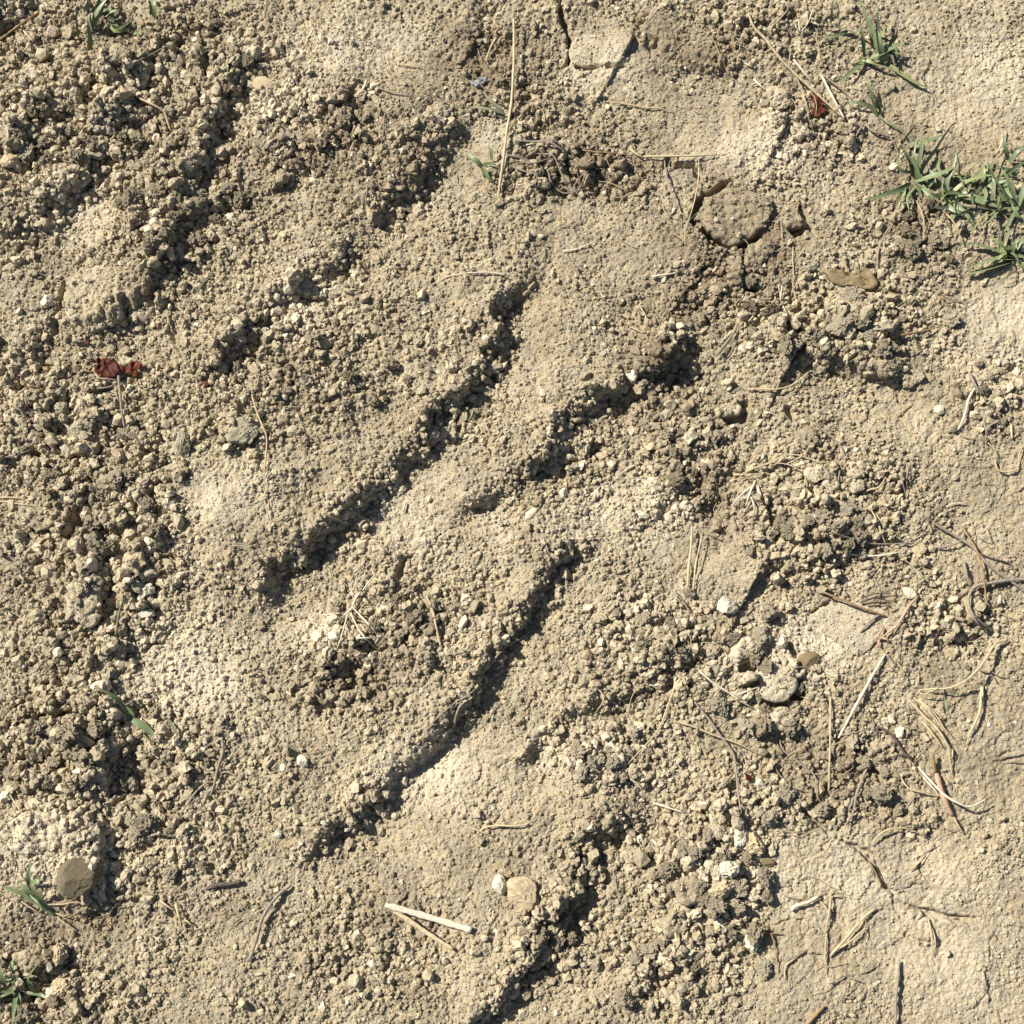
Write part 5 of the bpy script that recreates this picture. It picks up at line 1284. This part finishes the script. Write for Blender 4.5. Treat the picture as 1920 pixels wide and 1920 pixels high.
tuft('green blades at the dark pit in the top corner', [
    ([(168, 52), (166, 26), (164, -6)], 9, 4, 40), ([(170, 54), (178, 30), (192, 8), (204, -6)], 12, 4, 44), ([(168, 58), (178, 40), (190, 22), (198, 4)], 9, 4, 34), ([(168, 94), (168, 70), (164, 40)], 12, 3, 24), ([(146, 72), (144, 46), (142, 14)], 6, 3, 30, 'ygreen'),
    ([(190, 30), (206, 24), (228, 18)], 11, 4, 14), ([(212, 60), (228, 50), (248, 38)], 8, 10, 20), ([(250, 64), (266, 58), (282, 50)], 9, 4, 8), ([(172, 60), (166, 36), (170, 14)], 9, 4, 30)])
tuft('pair of upright blades at the top edge beside the dark pit', [
    ([(284, 28), (282, 12), (279, -6)], 9, 4, 24), ([(290, 34), (290, 16), (286, -6)], 10, 4, 28), ([(300, 12), (296, 2), (298, -6)], 8, 4, 14), ([(276, 20), (288, 34), (304, 40)], 7, 3, 6, 'olive')])
tuft('minute yellow green seedling on the loose brow', [
    ([(426, 136), (426, 126), (424, 116)], 7, 3, 12, 'ygreen'), ([(426, 136), (434, 132), (440, 126)], 6, 3, 10, 'ygreen'), ([(426, 138), (418, 134), (412, 128)], 6, 3, 8), ([(428, 138), (432, 142), (436, 146)], 5, 3, 4)])
tuft('bent green shoot with a folded leaf on the pale slope', [
    ([(248, 1346), (232, 1326), (212, 1306), (178, 1286)], 10, 4, 16), ([(248, 1350), (264, 1358), (284, 1374), (298, 1392)], 14, 12, 6), ([(248, 1354), (260, 1368), (278, 1386), (292, 1396)], 9, 6, 4, 'ygreen'), ([(244, 1346), (226, 1352), (206, 1372)], 6, 5, 6),
    ([(252, 1352), (244, 1332), (232, 1322)], 9, 4, 14), ([(312, 1346), (324, 1362), (336, 1382), (348, 1398)], 6, 5, 4, 'olive')])
tuft('thick grass seedling with bare roots beside the dark brown stone', [
    ([(92, 1708), (76, 1688), (62, 1668), (54, 1658)], 12, 8, 12), ([(60, 1688), (42, 1676), (20, 1668), (-4, 1658)], 10, 8, 14), ([(58, 1680), (46, 1664), (34, 1652)], 12, 8, 14), ([(54, 1660), (54, 1638), (58, 1614)], 9, 8, 30), ([(58, 1658), (68, 1652), (78, 1646)], 9, 8, 16), ([(50, 1680), (36, 1672), (26, 1662)], 8, 6, 10)],
    stems=[([(52, 1676), (70, 1690), (88, 1706), (104, 1716)], 13, 'green'), ([(102, 1714), (118, 1728), (144, 1744)], 5, 'root'), ([(90, 1696), (116, 1696), (142, 1692), (168, 1700)], 4.5, 'root'), ([(104, 1712), (120, 1718), (134, 1712)], 4, 'root'), ([(40, 1690), (58, 1702), (76, 1712)], 5, 'root')])
tuft('shaded grass in the hollow under the ragged crust shelf', [
    ([(36, 1842), (22, 1858), (-6, 1872)], 9, 8, 12), ([(34, 1846), (28, 1878), (22, 1924)], 9, 8, 10), ([(36, 1842), (30, 1826), (26, 1808)], 8, 6, 14), ([(52, 1836), (62, 1856), (78, 1868)], 8, 8, 6), ([(34, 1846), (46, 1838), (56, 1832)], 8, 6, 10), ([(64, 1832), (70, 1844), (74, 1854)], 6, 6, 4), ([(20, 1852), (8, 1858), (-6, 1862)], 7, 6, 8, 'ygreen'),
    ([(22, 1822), (22, 1806), (26, 1796)], 8, 4, 16), ([(10, 1850), (4, 1830), (0, 1810)], 9, 4, 16)])
def more(t, n, cu, cv, ru, rv, ln, seed):
    r_ = random.Random(seed)
    for _ in range(n):
        u0, v0 = cu + r_.gauss(0, .4) * ru, cv + r_.gauss(0, .4) * rv
        th = r_.uniform(0, 6.28)
        L0 = ln * r_.uniform(.5, 1.1)
        k0 = r_.gauss(0, .35)
        pts = [(u0, v0), (u0 + math.cos(th) * L0 * .5, v0 + math.sin(th) * L0 * .5), (u0 + math.cos(th + k0) * L0, v0 + math.sin(th + k0) * L0)]
        vs, fs, uv = blade_geo(pts, r_.uniform(5, 10), 3, r_.uniform(6, 34), roll=r_.uniform(-.9, .9), arch=r_.uniform(2, 9))
        mesh_obj('blade', vs, fs, MATS[r_.choice(['green', 'green', 'green', 'ygreen', 'olive'])], t, uvs=uv)


for o_ in list(scene.objects):
    lb = o_.get('label', '')
    if lb.startswith('bushy grass clump'):
        more(o_, 26, 1850, 360, 110, 70, 62, 3)
        more(o_, 12, 1782, 370, 40, 40, 60, 4)
    elif lb.startswith('spreading green tuft'):
        more(o_, 8, 1716, 330, 24, 24, 66, 5)
    elif lb.startswith('broad bladed'):
        more(o_, 10, 1896, 480, 40, 24, 60, 6)
    elif lb.startswith('upright green tuft'):
        more(o_, 8, 1648, 90, 24, 40, 56, 7)
    elif lb.startswith('green blades at the dark pit'):
        more(o_, 9, 190, 44, 50, 30, 46, 8)
    elif lb.startswith('shaded grass'):
        more(o_, 14, 30, 1846, 34, 34, 52, 9)
tuft('tiny bent green seedling in the soil near the straw arch', [([(1772, 1338), (1770, 1322), (1772, 1304)], 5, 3, 24), ([(1740, 1164), (1736, 1156), (1746, 1150)], 5, 3, 8)])
# ------------------------------------------------------------------ loose crumbs (nobody could count them): one object
xs = np.concatenate((rng.uniform(-0.62, 0.62, 330000), rng.uniform(-1.6, 1.6, 30000)))
ys = np.concatenate((rng.uniform(-0.58, 0.64, 330000), rng.uniform(-1.6, 1.6, 30000)))
pu, pv = W2P(xs, ys)
g = tz(xs, ys, G)
dens = np.clip(0.34 + 0.40 * g, 0.30, 0.80)
gi_, gj_ = np.clip(np.searchsorted(ax, xs), 0, len(ax) - 1), np.clip(np.searchsorted(ay, ys), 0, len(ay) - 1)
on_ = ONS[gj_, gi_]
g = np.where(on_, np.minimum(g, 0.16), g)
dens = np.where(on_, 0.42, dens) * np.where(NOCR[gj_, gi_], 0.06, 1.0)
keep = rng.random(len(xs)) < dens
keep[330000:] &= np.maximum(np.abs(xs[330000:]), np.abs(ys[330000:])) > 0.56
xs, ys, g = xs[keep], ys[keep], g[keep]
dia = np.exp(rng.normal(math.log(4.7), 0.44, len(xs))) * (0.47 + 0.80 * np.clip(g, 0, 1.1))
bigm = rng.random(len(xs)) < 0.085 * np.clip(g - 0.25, 0, 1)
dia[bigm] = np.exp(rng.normal(math.log(12.0), 0.30, bigm.sum())) * (0.8 + 0.35 * g[bigm])
dia = np.clip(dia, 2.2, 21.0)
zs = tz(xs, ys, TOP) + dia * PX * (rng.uniform(0.0, 0.36, len(xs)) - 0.25 * np.clip(0.7 - g, 0, 1))
pm = bpy.data.meshes.new('soil_crumbs')
pm.vertices.add(len(xs))
pm.vertices.foreach_set('co', np.stack((xs, ys, zs), -1).astype(np.float32).ravel())


def pat(nm, arr, typ='FLOAT'):
    a = pm.attributes.new(nm, typ, 'POINT')
    a.data.foreach_set('value' if typ in ('FLOAT', 'INT') else 'vector', np.ascontiguousarray(arr).ravel())


pat('pale', np.clip(tz(xs, ys, PA) * 0.95 + (rng.random(len(xs)) < 0.07) * rng.uniform(.3, .9, len(xs)), 0, 1).astype(np.float32))
pat('damp', np.clip(tz(xs, ys, BR) * 0.9 + rng.normal(0, 0.07, len(xs)), 0, 1).astype(np.float32))
pat('tone', np.clip(rng.normal(1.04, 0.14, len(xs)), 0.65, 1.5).astype(np.float32))
asp = rng.uniform(0.62, 1.38, (len(xs), 3)).astype(np.float32)
pat('size', (asp * (dia * PX * 0.5)[:, None]).astype(np.float32), 'FLOAT_VECTOR')
pat('turn', rng.uniform(0, 6.283, (len(xs), 3)).astype(np.float32), 'FLOAT_VECTOR')
pat('which', rng.integers(0, 6, len(xs)).astype(np.int32), 'INT')
N_CRUMBS = len(xs)
ng = bpy.data.node_groups.new('crumb_scatter', 'GeometryNodeTree')
ng.interface.new_socket('Geometry', in_out='INPUT', socket_type='NodeSocketGeometry')
ng.interface.new_socket('Geometry', in_out='OUTPUT', socket_type='NodeSocketGeometry')
N, K = ng.nodes, ng.links
gi, go = N.new('NodeGroupInput'), N.new('NodeGroupOutput')
join = N.new('GeometryNodeGeometryToInstance')
for i in range(6):
    ico = N.new('GeometryNodeMeshIcoSphere')
    ico.inputs['Radius'].default_value = 1.0
    ico.inputs['Subdivisions'].default_value = (3, 2, 1, 2, 1, 2)[i]
    sp = N.new('GeometryNodeSetPosition')
    nz = N.new('ShaderNodeTexNoise')
    nz.noise_dimensions = '4D'
    nz.inputs['W'].default_value = i * 7.3
    nz.inputs['Scale'].default_value = 1.25
    nz.inputs['Detail'].default_value = 2.0
    sub = N.new('ShaderNodeVectorMath')
    sub.operation = 'SUBTRACT'
    sub.inputs[1].default_value = (0.5, 0.5, 0.5)
    sc_ = N.new('ShaderNodeVectorMath')
    sc_.operation = 'SCALE'
    sc_.inputs['Scale'].default_value = 2.1
    sm = N.new('GeometryNodeSetMaterial')
    sm.inputs['Material'].default_value = M_CRUMB
    K.new(nz.outputs['Color'], sub.inputs[0])
    K.new(sub.outputs[0], sc_.inputs[0])
    K.new(ico.outputs['Mesh'], sp.inputs['Geometry'])
    K.new(sc_.outputs[0], sp.inputs['Offset'])
    K.new(sp.outputs[0], sm.inputs['Geometry'])
    K.new(sm.outputs[0], join.inputs[0])
iop = N.new('GeometryNodeInstanceOnPoints')
iop.inputs['Pick Instance'].default_value = True


def named(nm, typ):
    a = N.new('GeometryNodeInputNamedAttribute')
    a.data_type = typ
    a.inputs['Name'].default_value = nm
    return a.outputs['Attribute']


K.new(gi.outputs[0], iop.inputs['Points'])
K.new(join.outputs[0], iop.inputs['Instance'])
K.new(named('which', 'INT'), iop.inputs['Instance Index'])
K.new(named('turn', 'FLOAT_VECTOR'), iop.inputs['Rotation'])
K.new(named('size', 'FLOAT_VECTOR'), iop.inputs['Scale'])
K.new(iop.outputs[0], go.inputs[0])
crumbs = bpy.data.objects.new('soil_crumbs', pm)
COL.objects.link(crumbs)
md = crumbs.modifiers.new('scatter', 'NODES')
md.node_group = ng
crumbs['kind'] = 'stuff'
crumbs['label'] = 'loose dry soil crumbs strewn all over the tan ground'
crumbs['category'] = 'soil'
